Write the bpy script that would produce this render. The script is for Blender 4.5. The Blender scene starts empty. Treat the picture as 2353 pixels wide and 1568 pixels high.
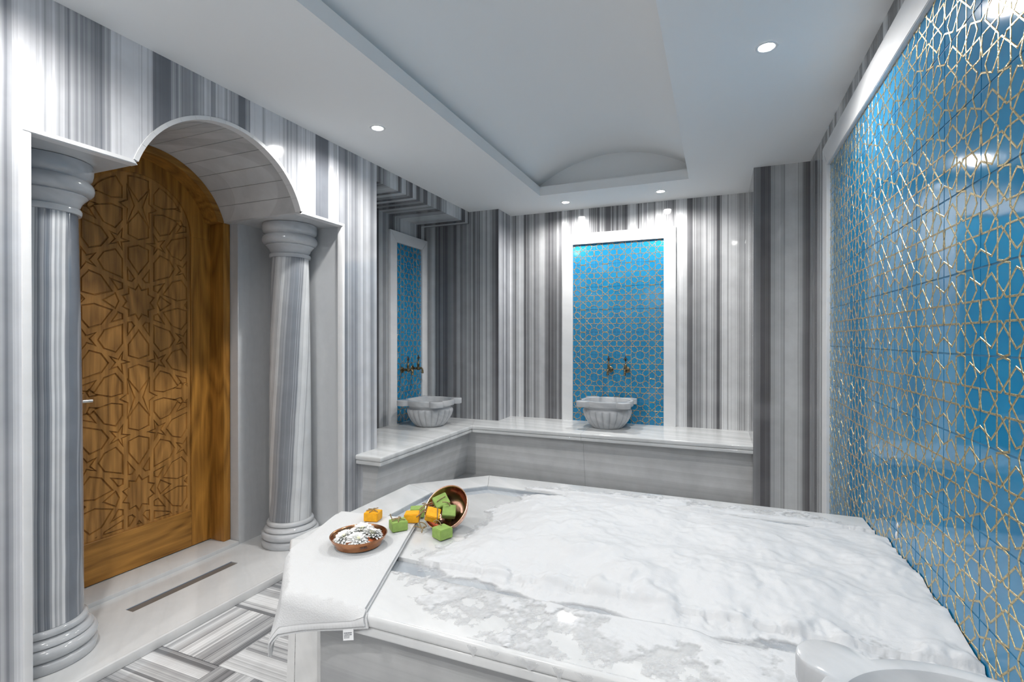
import bpy, bmesh, math, random
import numpy as np
from mathutils import Vector, Matrix, Euler
from mathutils.geometry import delaunay_2d_cdt

random.seed(7)
scene = bpy.context.scene
COL = scene.collection

# ---------------------------------------------------------------- scale
# all layout numbers are in "room units" measured from the camera height;
# one unit is 1.18 m, the floor lies 1.084 units under the camera
S = 1.18
FL = -1.084


def W(x, y, z):
    return Vector((x * S, y * S, (z - FL) * S))


# ---------------------------------------------------------------- camera
cam_data = bpy.data.cameras.new('camera')
cam_data.sensor_width = 36.0
cam_data.lens = 1155.7 / 2353.0 * 36.0
cam_data.clip_start = 0.02
cam = bpy.data.objects.new('camera', cam_data)
COL.objects.link(cam)
cam.location = W(0, 0, 0)
cam.rotation_euler = Euler((math.radians(90 - 0.21), 0, math.radians(22.307)), 'XYZ')
scene.camera = cam

# ---------------------------------------------------------------- world, exposure
world = bpy.data.worlds.new('world')
scene.world = world
world.use_nodes = True
world.node_tree.nodes['Background'].inputs[0].default_value = (0.9, 0.95, 1.0, 1)
world.node_tree.nodes['Background'].inputs[1].default_value = 0.0
scene.view_settings.view_transform = 'Standard'
scene.view_settings.look = 'None'
scene.view_settings.gamma = 1.0
scene.view_settings.use_curve_mapping = False
scene.view_settings.exposure = 0.6
cy = scene.cycles
cy.max_bounces = 7
cy.diffuse_bounces = 5
cy.glossy_bounces = 3
cy.transmission_bounces = 4
cy.caustics_reflective = False
cy.caustics_refractive = False
cy.sample_clamp_indirect = 4.0
cy.blur_glossy = 0.5
cy.adaptive_threshold = 0.03
cy.use_light_tree = False
cy.light_sampling_threshold = 0.02

SPOT_POWER = 40.0
SPOT_COLOR = (1.0, 0.978, 0.95)

# ---------------------------------------------------------------- materials


class NT:
    def __init__(self, name):
        self.m = bpy.data.materials.new(name)
        self.m.use_nodes = True
        self.t = self.m.node_tree
        self.b = self.t.nodes['Principled BSDF']

    def n(self, typ, **kw):
        nd = self.t.nodes.new(typ)
        for k, v in kw.items():
            if k.startswith('i_'):
                key = k[2:]
                key = int(key) if key.isdigit() else key
                nd.inputs[key].default_value = v
            else:
                setattr(nd, k, v)
        return nd

    def l(self, a, ao, b, bi):
        self.t.links.new(a.outputs[ao], b.inputs[bi])

    def math(self, op, a, b=None):
        nd = self.t.nodes.new('ShaderNodeMath')
        nd.operation = op
        for i, v in enumerate((a, b)):
            if v is None:
                continue
            if isinstance(v, (int, float)):
                nd.inputs[i].default_value = v
            else:
                self.t.links.new(v[0].outputs[v[1]], nd.inputs[i])
        return (nd, 0)

    def ramp(self, src, stops, interp='LINEAR'):
        r = self.t.nodes.new('ShaderNodeValToRGB')
        r.color_ramp.interpolation = interp
        e = r.color_ramp.elements
        while len(e) < len(stops):
            e.new(0.5)
        for k, (p, c) in enumerate(stops):
            e[k].position = p
            e[k].color = (c[0], c[1], c[2], 1)
        self.t.links.new(src[0].outputs[src[1]], r.inputs[0])
        return (r, 0)

    def mix(self, fac, a, b, blend='MIX'):
        nd = self.t.nodes.new('ShaderNodeMix')
        nd.data_type = 'RGBA'
        nd.blend_type = blend
        for idx, v in ((0, fac), (6, a), (7, b)):
            if isinstance(v, (int, float)):
                nd.inputs[idx].default_value = v
            elif isinstance(v, tuple) and len(v) >= 3:
                nd.inputs[idx].default_value = (v[0], v[1], v[2], 1)
            else:
                self.t.links.new(v[0].outputs[v[1]], nd.inputs[idx])
        return (nd, 2)

    def base(self, src):
        self.t.links.new(src[0].outputs[src[1]], self.b.inputs['Base Color'])

    def bump(self, src, strength, dist):
        nd = self.t.nodes.new('ShaderNodeBump')
        nd.inputs['Strength'].default_value = strength
        nd.inputs['Distance'].default_value = dist
        self.t.links.new(src[0].outputs[src[1]], nd.inputs['Height'])
        self.t.links.new(nd.outputs[0], self.b.inputs['Normal'])

    def set(self, **kw):
        for k, v in kw.items():
            self.b.inputs[k.replace('_', ' ')].default_value = v
        return self


def simple(name, col, rough, metal=0.0, spec=0.5):
    t = NT(name)
    t.b.inputs['Base Color'].default_value = (*col, 1)
    t.set(Roughness=rough, Metallic=metal)
    t.b.inputs['Specular IOR Level'].default_value = spec
    return t


def striped(name, direction, scale, dark, light, lo=0.30, hi=0.72, seed=0.0, rough=0.1,
            fine=0.5, obj_space=False, wobble=0.004, rand=False, mid=None):
    """marble cut across its layers: hard-edged bands of many widths along one direction"""
    t = NT(name)
    if obj_space:
        tc = t.n('ShaderNodeTexCoord')
        pos = (tc, 3)
    else:
        g = t.n('ShaderNodeNewGeometry')
        pos = (g, 0)
    dot = t.n('ShaderNodeVectorMath', operation='DOT_PRODUCT')
    dot.inputs[1].default_value = direction
    t.l(pos[0], pos[1], dot, 0)
    nz = t.n('ShaderNodeTexNoise')
    nz.inputs['Scale'].default_value = 2.6
    nz.inputs['Detail'].default_value = 2.0
    t.l(pos[0], pos[1], nz, 'Vector')
    wob = t.math('MULTIPLY', t.math('SUBTRACT', (nz, 0), 0.5), wobble)
    u = t.math('ADD', (dot, 1), wob)
    u = t.math('ADD', u, seed)
    if rand:
        oi = t.n('ShaderNodeObjectInfo')
        u = t.math('ADD', u, t.math('MULTIPLY', (oi, 5), 37.0))

    def vor(sc, smooth):
        v = t.n('ShaderNodeTexVoronoi', voronoi_dimensions='1D', feature='F1')
        v.inputs['Scale'].default_value = sc
        t.l(u[0], u[1], v, 'W')
        s = t.n('ShaderNodeSeparateColor')
        t.l(v, 1, s, 0)
        return s

    def noi(sc, det):
        v = t.n('ShaderNodeTexNoise', noise_dimensions='1D')
        v.inputs['Scale'].default_value = sc
        v.inputs['Detail'].default_value = det
        t.l(u[0], u[1], v, 'W')
        return v
    a = vor(scale, 0.12)
    b = vor(scale * 2.7, 0.2)
    c = noi(scale * 7.0, 3.0)
    d = noi(scale * 0.22, 1.0)
    w = t.math('ADD', t.math('MULTIPLY', (a, 0), 0.46), t.math('MULTIPLY', (b, 1), 0.30))
    w = t.math('ADD', w, t.math('MULTIPLY', t.math('SUBTRACT', (c, 0), 0.5), fine))
    w = t.math('ADD', w, t.math('MULTIPLY', t.math('SUBTRACT', (d, 0), 0.5), 0.55))
    w = t.math('ADD', w, 0.12)
    m = mid or tuple((dark[i] * 0.55 + light[i] * 0.45) for i in range(3))
    colr = t.ramp(w, [(lo, dark), ((lo + hi) / 2, m), (hi, light)])
    # faint cloudiness inside the layers
    cl = t.n('ShaderNodeTexNoise')
    cl.inputs['Scale'].default_value = 9.0
    cl.inputs['Detail'].default_value = 6.0
    t.l(pos[0], pos[1], cl, 'Vector')
    k = t.ramp((cl, 0), [(0.3, (0.88, 0.88, 0.88)), (0.75, (1.04, 1.04, 1.04))])
    t.base(t.mix(1.0, colr, k, 'MULTIPLY'))
    t.set(Roughness=rough)
    t.b.inputs['Specular IOR Level'].default_value = 0.5
    return t.m


def cloudy(name, base, vein, direction=(0, 0, 1), scale=14.0, amount=0.5, rough=0.12, obj_space=False, stretch=5.0):
    """pale marble with soft, faint drifting veins"""
    t = NT(name)
    if obj_space:
        pos = (t.n('ShaderNodeTexCoord'), 3)
    else:
        pos = (t.n('ShaderNodeNewGeometry'), 0)
    dot = t.n('ShaderNodeVectorMath', operation='DOT_PRODUCT')
    dot.inputs[1].default_value = direction
    t.l(pos[0], pos[1], dot, 0)
    nz = t.n('ShaderNodeTexNoise')
    nz.inputs['Scale'].default_value = 3.0
    nz.inputs['Detail'].default_value = 5.0
    t.l(pos[0], pos[1], nz, 'Vector')
    u = t.math('ADD', (dot, 1), t.math('MULTIPLY', (nz, 0), 0.55 / stretch))
    v = t.n('ShaderNodeTexNoise', noise_dimensions='1D')
    v.inputs['Scale'].default_value = scale
    v.inputs['Detail'].default_value = 5.0
    t.l(u[0], u[1], v, 'W')
    n2 = t.n('ShaderNodeTexNoise')
    n2.inputs['Scale'].default_value = 22.0
    n2.inputs['Detail'].default_value = 8.0
    t.l(pos[0], pos[1], n2, 'Vector')
    f = t.math('ADD', t.math('MULTIPLY', (v, 0), 0.8), t.math('MULTIPLY', (n2, 0), 0.2))
    f = t.ramp(f, [(0.36, (0, 0, 0)), (0.60, (1, 1, 1))])
    fm = t.math('MULTIPLY', f, amount)
    t.base(t.mix(fm, base, vein))
    t.set(Roughness=rough)
    return t.m


M = {}
WH = (0.80, 0.815, 0.83)
M['wall_y'] = striped('striped_marble_left', (0, 1, 0), 11.0, (0.17, 0.182, 0.205), (0.70, 0.71, 0.735), 0.30, 0.71, 5.83, 0.09, 0.45)
M['wall_y_dense'] = striped('striped_marble_niche', (0, 1, 0), 20.0, (0.095, 0.095, 0.103), (0.60, 0.62, 0.635), 0.30, 0.76, 11.7, 0.09, 0.5)
M['wall_x'] = striped('striped_marble_back', (1, 0, 0), 19.0, (0.115, 0.115, 0.122), (0.72, 0.73, 0.74), 0.28, 0.76, 4.4, 0.05, 0.6)
M['wall_x2'] = striped('striped_marble_grey', (1, 0.25, 0), 16.0, (0.115, 0.112, 0.12), (0.62, 0.64, 0.65), 0.25, 0.78, 8.9, 0.05, 0.5)
M['shaft'] = striped('striped_marble_shaft', (0.62, 0.78, 0.0), 24.0, (0.17, 0.19, 0.22), (0.74, 0.755, 0.77), 0.30, 0.72, 1.3, 0.1, 0.5, wobble=0.008)
M['shaft2'] = striped('striped_marble_shaft_slanted', (0.62, 0.78, -0.055), 24.0, (0.22, 0.235, 0.26), (0.72, 0.735, 0.745), 0.26, 0.70, 6.2, 0.1, 0.5, wobble=0.02)
M['floor_tile'] = striped('striped_marble_floor', (0, 1, 0), 22.0, (0.17, 0.175, 0.185), (0.76, 0.765, 0.77), 0.22, 0.72, 0.0, 0.13, 0.45, obj_space=True, rand=True, wobble=0.006)
M['bench_face'] = striped('grey_marble_panel', (0.03, 0.03, 1), 13.0, (0.46, 0.465, 0.465), (0.68, 0.685, 0.685), 0.2, 0.85, 2.0, 0.16, 0.3, wobble=0.012)
M['plat_face'] = striped('grey_marble_platform', (0.02, 0.05, 1), 9.0, (0.34, 0.345, 0.35), (0.52, 0.525, 0.525), 0.2, 0.85, 5.0, 0.16, 0.25, wobble=0.012)
M['gutter'] = striped('grey_blue_gutter_marble', (0.7, 0.7, 0.3), 9.0, (0.32, 0.35, 0.385), (0.50, 0.525, 0.55), 0.2, 0.8, 5.0, 0.12, 0.25, wobble=0.02)
M['white'] = cloudy('white_marble', (0.65, 0.655, 0.655), (0.46, 0.472, 0.48), (0.6, 0.8, 0.1), 9.0, 0.38, 0.17)
M['white_x'] = cloudy('white_marble_seat', (0.69, 0.70, 0.70), (0.48, 0.49, 0.495), (0.15, 1, 0.1), 10.0, 0.5, 0.1)
M['frame'] = cloudy('white_marble_frame', (0.74, 0.745, 0.75), (0.62, 0.63, 0.64), (0.2, 0.2, 1), 8.0, 0.3, 0.25)
M['niche'] = cloudy('pale_grey_marble', (0.60, 0.61, 0.62), (0.43, 0.445, 0.46), (0.5, 0.85, 0.03), 7.0, 0.5, 0.15)
M['vault'] = striped('veined_vault_marble', (-0.28, 0.7, 0.66), 9.0, (0.40, 0.40, 0.405), (0.64, 0.645, 0.65), 0.0, 0.62, 3.0, 0.2, 0.2, wobble=0.02)
M['vault_joint'] = simple('grey_joint', (0.38, 0.38, 0.38), 0.8).m
M['turned'] = cloudy('turned_grey_marble', (0.56, 0.575, 0.59), (0.22, 0.24, 0.27), (0.4, 0.3, 0.85), 6.0, 0.45, 0.1)
M['basin'] = cloudy('basin_marble', (0.54, 0.55, 0.56), (0.29, 0.305, 0.33), (0.35, 0.25, 0.9), 8.0, 0.5, 0.16)

_t = simple('ceiling_paint', (0.84, 0.85, 0.85), 0.65, spec=0.25)
_n = _t.n('ShaderNodeTexNoise')
_n.inputs['Scale'].default_value = 180.0
_g = _t.n('ShaderNodeNewGeometry')
_t.l(_g, 0, _n, 'Vector')
_t.bump((_n, 0), 0.05, 0.002)
M['ceiling'] = _t.m

# glazed blue tile
_t = NT('blue_glaze')
_g = _t.n('ShaderNodeNewGeometry')
_n = _t.n('ShaderNodeTexNoise')
_n.inputs['Scale'].default_value = 6.0
_n.inputs['Detail'].default_value = 3.0
_t.l(_g, 0, _n, 'Vector')
_t.base(_t.ramp((_n, 0), [(0.3, (0.010, 0.172, 0.352)), (0.7, (0.016, 0.225, 0.430))]))
_t.set(Roughness=0.07)
_t.b.inputs['Specular IOR Level'].default_value = 0.6
_n2 = _t.n('ShaderNodeTexNoise')
_n2.inputs['Scale'].default_value = 14.0
_t.l(_g, 0, _n2, 'Vector')
_t.bump((_n2, 0), 0.08, 0.004)
M['blue'] = _t.m

_t = simple('gold_relief', (0.56, 0.43, 0.20), 0.27, 0.75)
_g = _t.n('ShaderNodeNewGeometry')
_n = _t.n('ShaderNodeTexNoise')
_n.inputs['Scale'].default_value = 190.0
_n.inputs['Detail'].default_value = 2.0
_t.l(_g, 0, _n, 'Vector')
_t.base(_t.ramp((_n, 0), [(0.32, (0.36, 0.29, 0.14)), (0.66, (0.66, 0.55, 0.31))]))
_t.bump((_n, 0), 0.55, 0.0025)
M['gold'] = _t.m
M['grout_blue'] = simple('tile_joint', (0.06, 0.22, 0.36), 0.6).m


def wood(name, c1, c2, axis, rough=0.38, scale=1.0):
    t = NT(name)
    g = t.n('ShaderNodeNewGeometry')
    mp = t.n('ShaderNodeMapping')
    sc = [34.0 * scale] * 3
    sc[axis] = 2.2 * scale
    mp.inputs['Scale'].default_value = sc
    t.l(g, 0, mp, 0)
    # broad cathedral figure
    mp2 = t.n('ShaderNodeMapping')
    s2 = [4.2 * scale] * 3
    s2[axis] = 0.75 * scale
    mp2.inputs['Scale'].default_value = s2
    t.l(g, 0, mp2, 0)
    n1 = t.n('ShaderNodeTexNoise')
    n1.inputs['Scale'].default_value = 1.0
    n1.inputs['Detail'].default_value = 1.5
    t.l(mp2, 0, n1, 'Vector')
    rings = t.math('PINGPONG', t.math('MULTIPLY', (n1, 0), 24.0), 1.0)
    n2 = t.n('ShaderNodeTexNoise')
    n2.inputs['Scale'].default_value = 2.0
    n2.inputs['Detail'].default_value = 6.0
    t.l(mp, 0, n2, 'Vector')
    f = t.math('ADD', t.math('MULTIPLY', rings, 0.30), t.math('MULTIPLY', (n2, 0), 0.70))
    t.base(t.ramp(f, [(0.22, c1), (0.80, c2)]))
    t.set(Roughness=rough)
    t.bump((n2, 0), 0.10, 0.002)
    t.b.inputs['Specular IOR Level'].default_value = 0.32
    return t.m


M['wood_v'] = wood('brown_wood_upright_grain', (0.175, 0.080, 0.019), (0.50, 0.248, 0.066), 2)
M['wood_h'] = wood('brown_wood_level_grain', (0.165, 0.072, 0.013), (0.47, 0.225, 0.046), 1)
M['wood_f'] = wood('amber_wood_frame', (0.165, 0.070, 0.011), (0.47, 0.218, 0.040), 2)
M['wood_dark'] = simple('door_core', (0.05, 0.024, 0.008), 0.5).m

# towel cloth
_t = simple('white_terry', (0.60, 0.605, 0.61), 0.95, spec=0.1)
_g = _t.n('ShaderNodeNewGeometry')
_n = _t.n('ShaderNodeTexNoise')
_n.inputs['Scale'].default_value = 260.0
_n.inputs['Detail'].default_value = 4.0
_t.l(_g, 0, _n, 'Vector')
_t.bump((_n, 0), 0.45, 0.004)
M['towel'] = _t.m
M['hem'] = simple('towel_hem', (0.58, 0.585, 0.59), 0.9, spec=0.1).m
M['tag'] = simple('white_tag', (0.78, 0.79, 0.80), 0.6).m
M['ink'] = simple('dark_ink', (0.05, 0.06, 0.08), 0.6).m

# copper
_t = simple('copper', (0.74, 0.36, 0.19), 0.22, 1.0)
_g = _t.n('ShaderNodeNewGeometry')
_n = _t.n('ShaderNodeTexNoise')
_n.inputs['Scale'].default_value = 16.0
_n.inputs['Detail'].default_value = 8.0
_t.l(_g, 0, _n, 'Vector')
_t.base(_t.ramp((_n, 0), [(0.30, (0.36, 0.14, 0.06)), (0.55, (0.72, 0.34, 0.17)), (0.8, (0.80, 0.45, 0.28))]))
_n2 = _t.n('ShaderNodeTexNoise')
_n2.inputs['Scale'].default_value = 60.0
_t.l(_g, 0, _n2, 'Vector')
_t.bump((_n2, 0), 0.12, 0.003)
M['copper'] = _t.m
_t = simple('rosy_copper', (0.82, 0.47, 0.34), 0.2, 1.0)
_g = _t.n('ShaderNodeNewGeometry')
_n2 = _t.n('ShaderNodeTexNoise')
_n2.inputs['Scale'].default_value = 45.0
_t.l(_g, 0, _n2, 'Vector')
_t.bump((_n2, 0), 0.12, 0.003)
M['copper2'] = _t.m

_t = simple('antique_bronze', (0.22, 0.165, 0.085), 0.34, 0.95)
_g = _t.n('ShaderNodeNewGeometry')
_n = _t.n('ShaderNodeTexNoise')
_n.inputs['Scale'].default_value = 60.0
_t.l(_g, 0, _n, 'Vector')
_t.base(_t.ramp((_n, 0), [(0.35, (0.09, 0.07, 0.045)), (0.7, (0.34, 0.26, 0.14))]))
M['bronze'] = _t.m
M['bronze_dark'] = simple('blackened_bronze', (0.05, 0.04, 0.03), 0.4, 0.8).m
M['chrome'] = simple('brushed_steel', (0.62, 0.61, 0.58), 0.25, 1.0).m
M['steel_dark'] = simple('drain_steel', (0.24, 0.225, 0.21), 0.45, 0.5).m
M['drain_edge'] = simple('drain_blue_film', (0.02, 0.06, 0.13), 0.4).m


def soap_mat(name, c):
    t = simple(name, c, 0.55, spec=0.3)
    tc = t.n('ShaderNodeTexCoord')
    n = t.n('ShaderNodeTexNoise')
    n.inputs['Scale'].default_value = 60.0
    n.inputs['Detail'].default_value = 5.0
    t.l(tc, 3, n, 'Vector')
    t.base(t.ramp((n, 0), [(0.3, tuple(v * 0.86 for v in c)), (0.7, tuple(min(1, v * 1.1) for v in c))]))
    t.bump((n, 0), 0.2, 0.002)
    return t.m


M['soap_g'] = soap_mat('green_soap', (0.275, 0.405, 0.105))
M['soap_y'] = soap_mat('amber_soap', (0.84, 0.40, 0.015))
_t = simple('jute_twine', (0.30, 0.215, 0.115), 0.9, spec=0.1)
_g = _t.n('ShaderNodeNewGeometry')
_n = _t.n('ShaderNodeTexNoise')
_n.inputs['Scale'].default_value = 400.0
_t.l(_g, 0, _n, 'Vector')
_t.base(_t.ramp((_n, 0), [(0.3, (0.17, 0.115, 0.06)), (0.7, (0.40, 0.30, 0.17))]))
M['twine'] = _t.m
_t = simple('white_petal', (0.80, 0.805, 0.79), 0.6, spec=0.2)
_t.b.inputs['Subsurface Weight'].default_value = 0.0
M['petal'] = _t.m
M['flower_core'] = simple('pale_yellow_core', (0.80, 0.80, 0.58), 0.7, spec=0.2).m
M['leafdark'] = simple('dark_leaf', (0.03, 0.04, 0.02), 0.5).m

# foam: opaque white where it is heaped, a wet see-through film where it is thin
_t = simple('white_foam', (0.58, 0.587, 0.598), 0.52, spec=0.35)
_g = _t.n('ShaderNodeNewGeometry')
_n = _t.n('ShaderNodeTexNoise')
_n.inputs['Scale'].default_value = 110.0
_n.inputs['Detail'].default_value = 5.0
_t.l(_g, 0, _n, 'Vector')
_v = _t.n('ShaderNodeTexVoronoi')
_v.inputs['Scale'].default_value = 230.0
_t.l(_g, 0, _v, 'Vector')
_h = _t.math('ADD', _t.math('MULTIPLY', (_n, 0), 1.0), _t.math('MULTIPLY', (_v, 0), 0.35))
_t.bump(_h, 0.20, 0.003)
_at = _t.n('ShaderNodeAttribute', attribute_name='depth')
_al = _t.math('ADD', _t.math('MULTIPLY', (_at, 2), 230.0), _t.math('MULTIPLY', (_n, 0), 0.22))
_al2 = _t.n('ShaderNodeClamp')
_t.t.links.new(_al[0].outputs[0], _al2.inputs[0])
_t.t.links.new(_al2.outputs[0], _t.b.inputs['Alpha'])
M['foam'] = _t.m

M['fleck'] = simple('foam_fleck_white', (0.60, 0.608, 0.62), 0.45).m
_t = NT('lamp_glow')
_t.set(Roughness=0.4)
_t.b.inputs['Emission Color'].default_value = (1.0, 0.99, 0.97, 1)
_t.b.inputs['Emission Strength'].default_value = 30.0
M['glow'] = _t.m
M['glow'].cycles.emission_sampling = 'NONE'
M['lamp_ring'] = simple('white_lamp_ring', (0.75, 0.76, 0.77), 0.35).m

# ---------------------------------------------------------------- helpers


def tag(o, label=None, cat=None, group=None, kind=None):
    if label:
        o['label'] = label
    if cat:
        o['category'] = cat
    if group:
        o['group'] = group
    if kind:
        o['kind'] = kind
    return o


def empty(name, loc, parent=None):
    o = bpy.data.objects.new(name, None)
    o.empty_display_size = 0.05
    COL.objects.link(o)
    o.location = loc
    return o


def wloc(o):
    p = Vector(o.location)
    while o.parent is not None:
        o = o.parent
        p = p + Vector(o.location)
    return p


def finish(bm, name, mat, parent=None, smooth=None, loc=None):
    """bmesh in world metres -> one mesh object; smooth = angle in degrees or None"""
    bmesh.ops.remove_doubles(bm, verts=bm.verts, dist=1e-6)
    bmesh.ops.recalc_face_normals(bm, faces=bm.faces)
    org = wloc(parent) if parent is not None else (Vector(loc) if loc is not None else Vector((0, 0, 0)))
    if org.length > 0:
        bmesh.ops.translate(bm, verts=bm.verts, vec=-org)
    me = bpy.data.meshes.new(name)
    if smooth is not None:
        for f in bm.faces:
            f.smooth = True
        ca = math.radians(smooth)
        for e in bm.edges:
            if len(e.link_faces) == 2 and e.calc_face_angle(0.0) > ca:
                e.smooth = False
    bm.to_mesh(me)
    bm.free()
    me.materials.append(mat if not isinstance(mat, str) else M[mat])
    o = bpy.data.objects.new(name, me)
    COL.objects.link(o)
    if parent is not None:
        o.parent = parent
    elif loc is not None:
        o.location = loc
    return o


def link_mesh(name, me, parent, loc, rot=None):
    o = bpy.data.objects.new(name, me)
    COL.objects.link(o)
    o.parent = parent
    o.location = Vector(loc) - wloc(parent) if parent is not None else loc
    if rot is not None:
        o.rotation_euler = rot
    return o


def bm_box(bm, a, b):
    """a, b: corners in room units"""
    p, q = W(*a), W(*b)
    lo = [min(p[i], q[i]) for i in range(3)]
    hi = [max(p[i], q[i]) for i in range(3)]
    vs = [bm.verts.new((x, y, z)) for z in (lo[2], hi[2]) for y in (lo[1], hi[1]) for x in (lo[0], hi[0])]
    for f in ((0, 2, 3, 1), (4, 5, 7, 6), (0, 1, 5, 4), (2, 6, 7, 3), (0, 4, 6, 2), (1, 3, 7, 5)):
        bm.faces.new([vs[i] for i in f])
    return vs


def box(name, a, b, mat, parent=None, bevel=0.0, segs=2, loc=None):
    bm = bmesh.new()
    bm_box(bm, a, b)
    if bevel:
        bmesh.ops.bevel(bm, geom=bm.edges[:], offset=bevel, segments=segs, affect='EDGES', profile=0.5)
    return finish(bm, name, mat, parent, 40 if bevel else None, loc=loc)


def bm_prism(bm, poly, fn0, fn1):
    """poly of 2d points; fn0/fn1 map a 2d point to world for the two end faces"""
    a = [bm.verts.new(fn0(p)) for p in poly]
    b = [bm.verts.new(fn1(p)) for p in poly]
    n = len(poly)
    bm.faces.new(a)
    bm.faces.new(b[::-1])
    for i in range(n):
        j = (i + 1) % n
        bm.faces.new((a[i], b[i], b[j], a[j]))
    return a, b


def prism_z(name, poly, z0, z1, mat, parent=None, smooth=None):
    bm = bmesh.new()
    bm_prism(bm, poly, lambda p: W(p[0], p[1], z0), lambda p: W(p[0], p[1], z1))
    return finish(bm, name, mat, parent, smooth)


def bm_lathe(bm, prof, n, mat4, cap=True):
    """prof: (r, z) list in metres about local z"""
    rings = []
    for r, z in prof:
        rings.append([bm.verts.new(mat4 @ Vector((r * math.cos(2 * math.pi * k / n), r * math.sin(2 * math.pi * k / n), z))) for k in range(n)])
    for a, b in zip(rings[:-1], rings[1:]):
        for k in range(n):
            j = (k + 1) % n
            bm.faces.new((a[k], a[j], b[j], b[k]))
    if cap:
        if prof[0][0] > 1e-5:
            bm.faces.new(rings[0][::-1])
        if prof[-1][0] > 1e-5:
            bm.faces.new(rings[-1])
    return rings


def bm_tube(bm, pts, rad, n=8, caps=True):
    pts = [Vector(p) for p in pts]
    rads = rad if isinstance(rad, (list, tuple)) else [rad] * len(pts)
    up = Vector((0, 0, 1))
    rings = []
    prev = None
    for i, p in enumerate(pts):
        t = (pts[min(i + 1, len(pts) - 1)] - pts[max(i - 1, 0)])
        if t.length < 1e-9:
            t = Vector((0, 0, 1))
        t.normalize()
        if prev is None:
            a = up if abs(t.dot(up)) < 0.9 else Vector((1, 0, 0))
            u = t.cross(a).normalized()
        else:
            u = (prev - t * prev.dot(t))
            if u.length < 1e-6:
                u = t.orthogonal()
            u.normalize()
        prev = u
        v = t.cross(u)
        rings.append([bm.verts.new(p + (u * math.cos(2 * math.pi * k / n) + v * math.sin(2 * math.pi * k / n)) * rads[i]) for k in range(n)])
    for a, b in zip(rings[:-1], rings[1:]):
        for k in range(n):
            j = (k + 1) % n
            bm.faces.new((a[k], a[j], b[j], b[k]))
    if caps:
        bm.faces.new(rings[0][::-1])
        bm.faces.new(rings[-1])


def smooth_path(pts, sub=6):
    P = [Vector(p) for p in pts]
    out = []
    for i in range(len(P) - 1):
        p0, p1, p2, p3 = P[max(i - 1, 0)], P[i], P[i + 1], P[min(i + 2, len(P) - 1)]
        for k in range(sub):
            t = k / sub
            out.append(0.5 * ((2 * p1) + (p2 - p0) * t + (2 * p0 - 5 * p1 + 4 * p2 - p3) * t * t + (3 * p1 - p0 - 3 * p2 + p3) * t ** 3))
    out.append(P[-1])
    return out


def frame_axes(x, y, z, origin):
    m = Matrix((x, y, z)).transposed().to_4x4()
    m.translation = origin
    return m


# ---------------------------------------------------------------- room measures
XL, XR = -1.817, 0.478          # left and right wall faces
YB, YS = 3.785, 3.536           # back wall face, stub pier face
XS = -1.5635                    # pier edge next to the back wall
YN = -1.25                      # wall behind the camera
ZC = 1.0                        # ceiling
XNB = -2.213                    # back of the wash niche
YNE = 2.38                      # near edge of the wash niche
ZBEAM = 0.908
COLX, COLY = 0.189, 3.252       # right pier
AX, AZ = 1.452, 0.479           # door arch centre
AR = 0.392                      # arch trim outer radius
ZSPR = 0.604                    # top of the flat lintels
YJ0, YJ1 = 0.787, 2.109         # outer edges of the portal trim
XD = -2.27                      # portal niche back
ZT = -1.05                      # raised threshold floor
T = 0.06

# ---------------------------------------------------------------- floor
floor = empty('floor', (0, 0, 0))
tag(floor, kind='structure')
box('floor_bed', (-2.7, YN, FL - 0.08), (XR + 0.1, YB + 0.1, FL - 0.004), simple('floor_grout', (0.45, 0.45, 0.45), 0.8).m, floor)
ts = 0.288
bm = bmesh.new()
h = ts * S / 2 - 0.0008
for sgn in (0,):
    vs = [bm.verts.new((x, y, z)) for z in (-0.006, 0.0) for y in (-h, h) for x in (-h, h)]
    for f in ((0, 2, 3, 1), (4, 5, 7, 6), (0, 1, 5, 4), (2, 6, 7, 3), (0, 4, 6, 2), (1, 3, 7, 5)):
        bm.faces.new([vs[i] for i in f])
bmesh.ops.bevel(bm, geom=[e for e in bm.edges if all(v.co.z > -0.001 for v in e.verts)], offset=0.0006, segments=1, affect='EDGES')
tile_me = bpy.data.meshes.new('floor_tile')
bm.to_mesh(tile_me)
bm.free()
tile_me.materials.append(M['floor_tile'])
for i in range(8):
    for j in range(-8, 9):
        cx = XL + ts * (i + 0.5)
        cyy = 1.171 + ts * (j + 0.5)
        if cx > XR - 0.1 or cyy > YB + 0.05 or cyy < YN + 0.1:
            continue
        if cx > -0.9 and 1.3 < cyy < 1.9:
            continue
        # bands run across the room in one tile and along it in the next
        rot = (0, 0, math.pi / 2) if (i + j) % 2 == 0 else (0, 0, 0)
        link_mesh('floor_tile', tile_me, floor, W(cx, cyy, FL), rot)

# ---------------------------------------------------------------- walls


def arc_pts(cx, cz, r, a0, a1, n):
    return [(cx + r * math.cos(a0 + (a1 - a0) * k / n), cz + r * math.sin(a0 + (a1 - a0) * k / n)) for k in range(n + 1)]


def arch_angle(r, z):
    return math.asin((z - AZ) / r)


def wall_prism(name, poly, x0, x1, mat, parent=None):
    bm = bmesh.new()
    bm_prism(bm, poly, lambda p: W(x0, p[0], p[1]), lambda p: W(x1, p[0], p[1]))
    return finish(bm, name, mat, parent)


a_s = arch_angle(AR - 0.006, ZSPR - 0.01)
arc = arc_pts(AX, AZ, AR - 0.006, a_s, math.pi - a_s, 40)          # far to near
poly = [(YN, FL), (YJ0 + 0.006, FL), (YJ0 + 0.006, ZSPR - 0.006)] + arc[::-1] + [(YJ1 - 0.006, ZSPR - 0.006), (YJ1 - 0.006, FL), (YNE, FL), (YNE, ZBEAM), (YS, ZBEAM), (YS, ZC), (YN, ZC)]
wl = wall_prism('wall_left', poly, XL, XL - T, M['wall_y'])
tag(wl, kind='structure')
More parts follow.
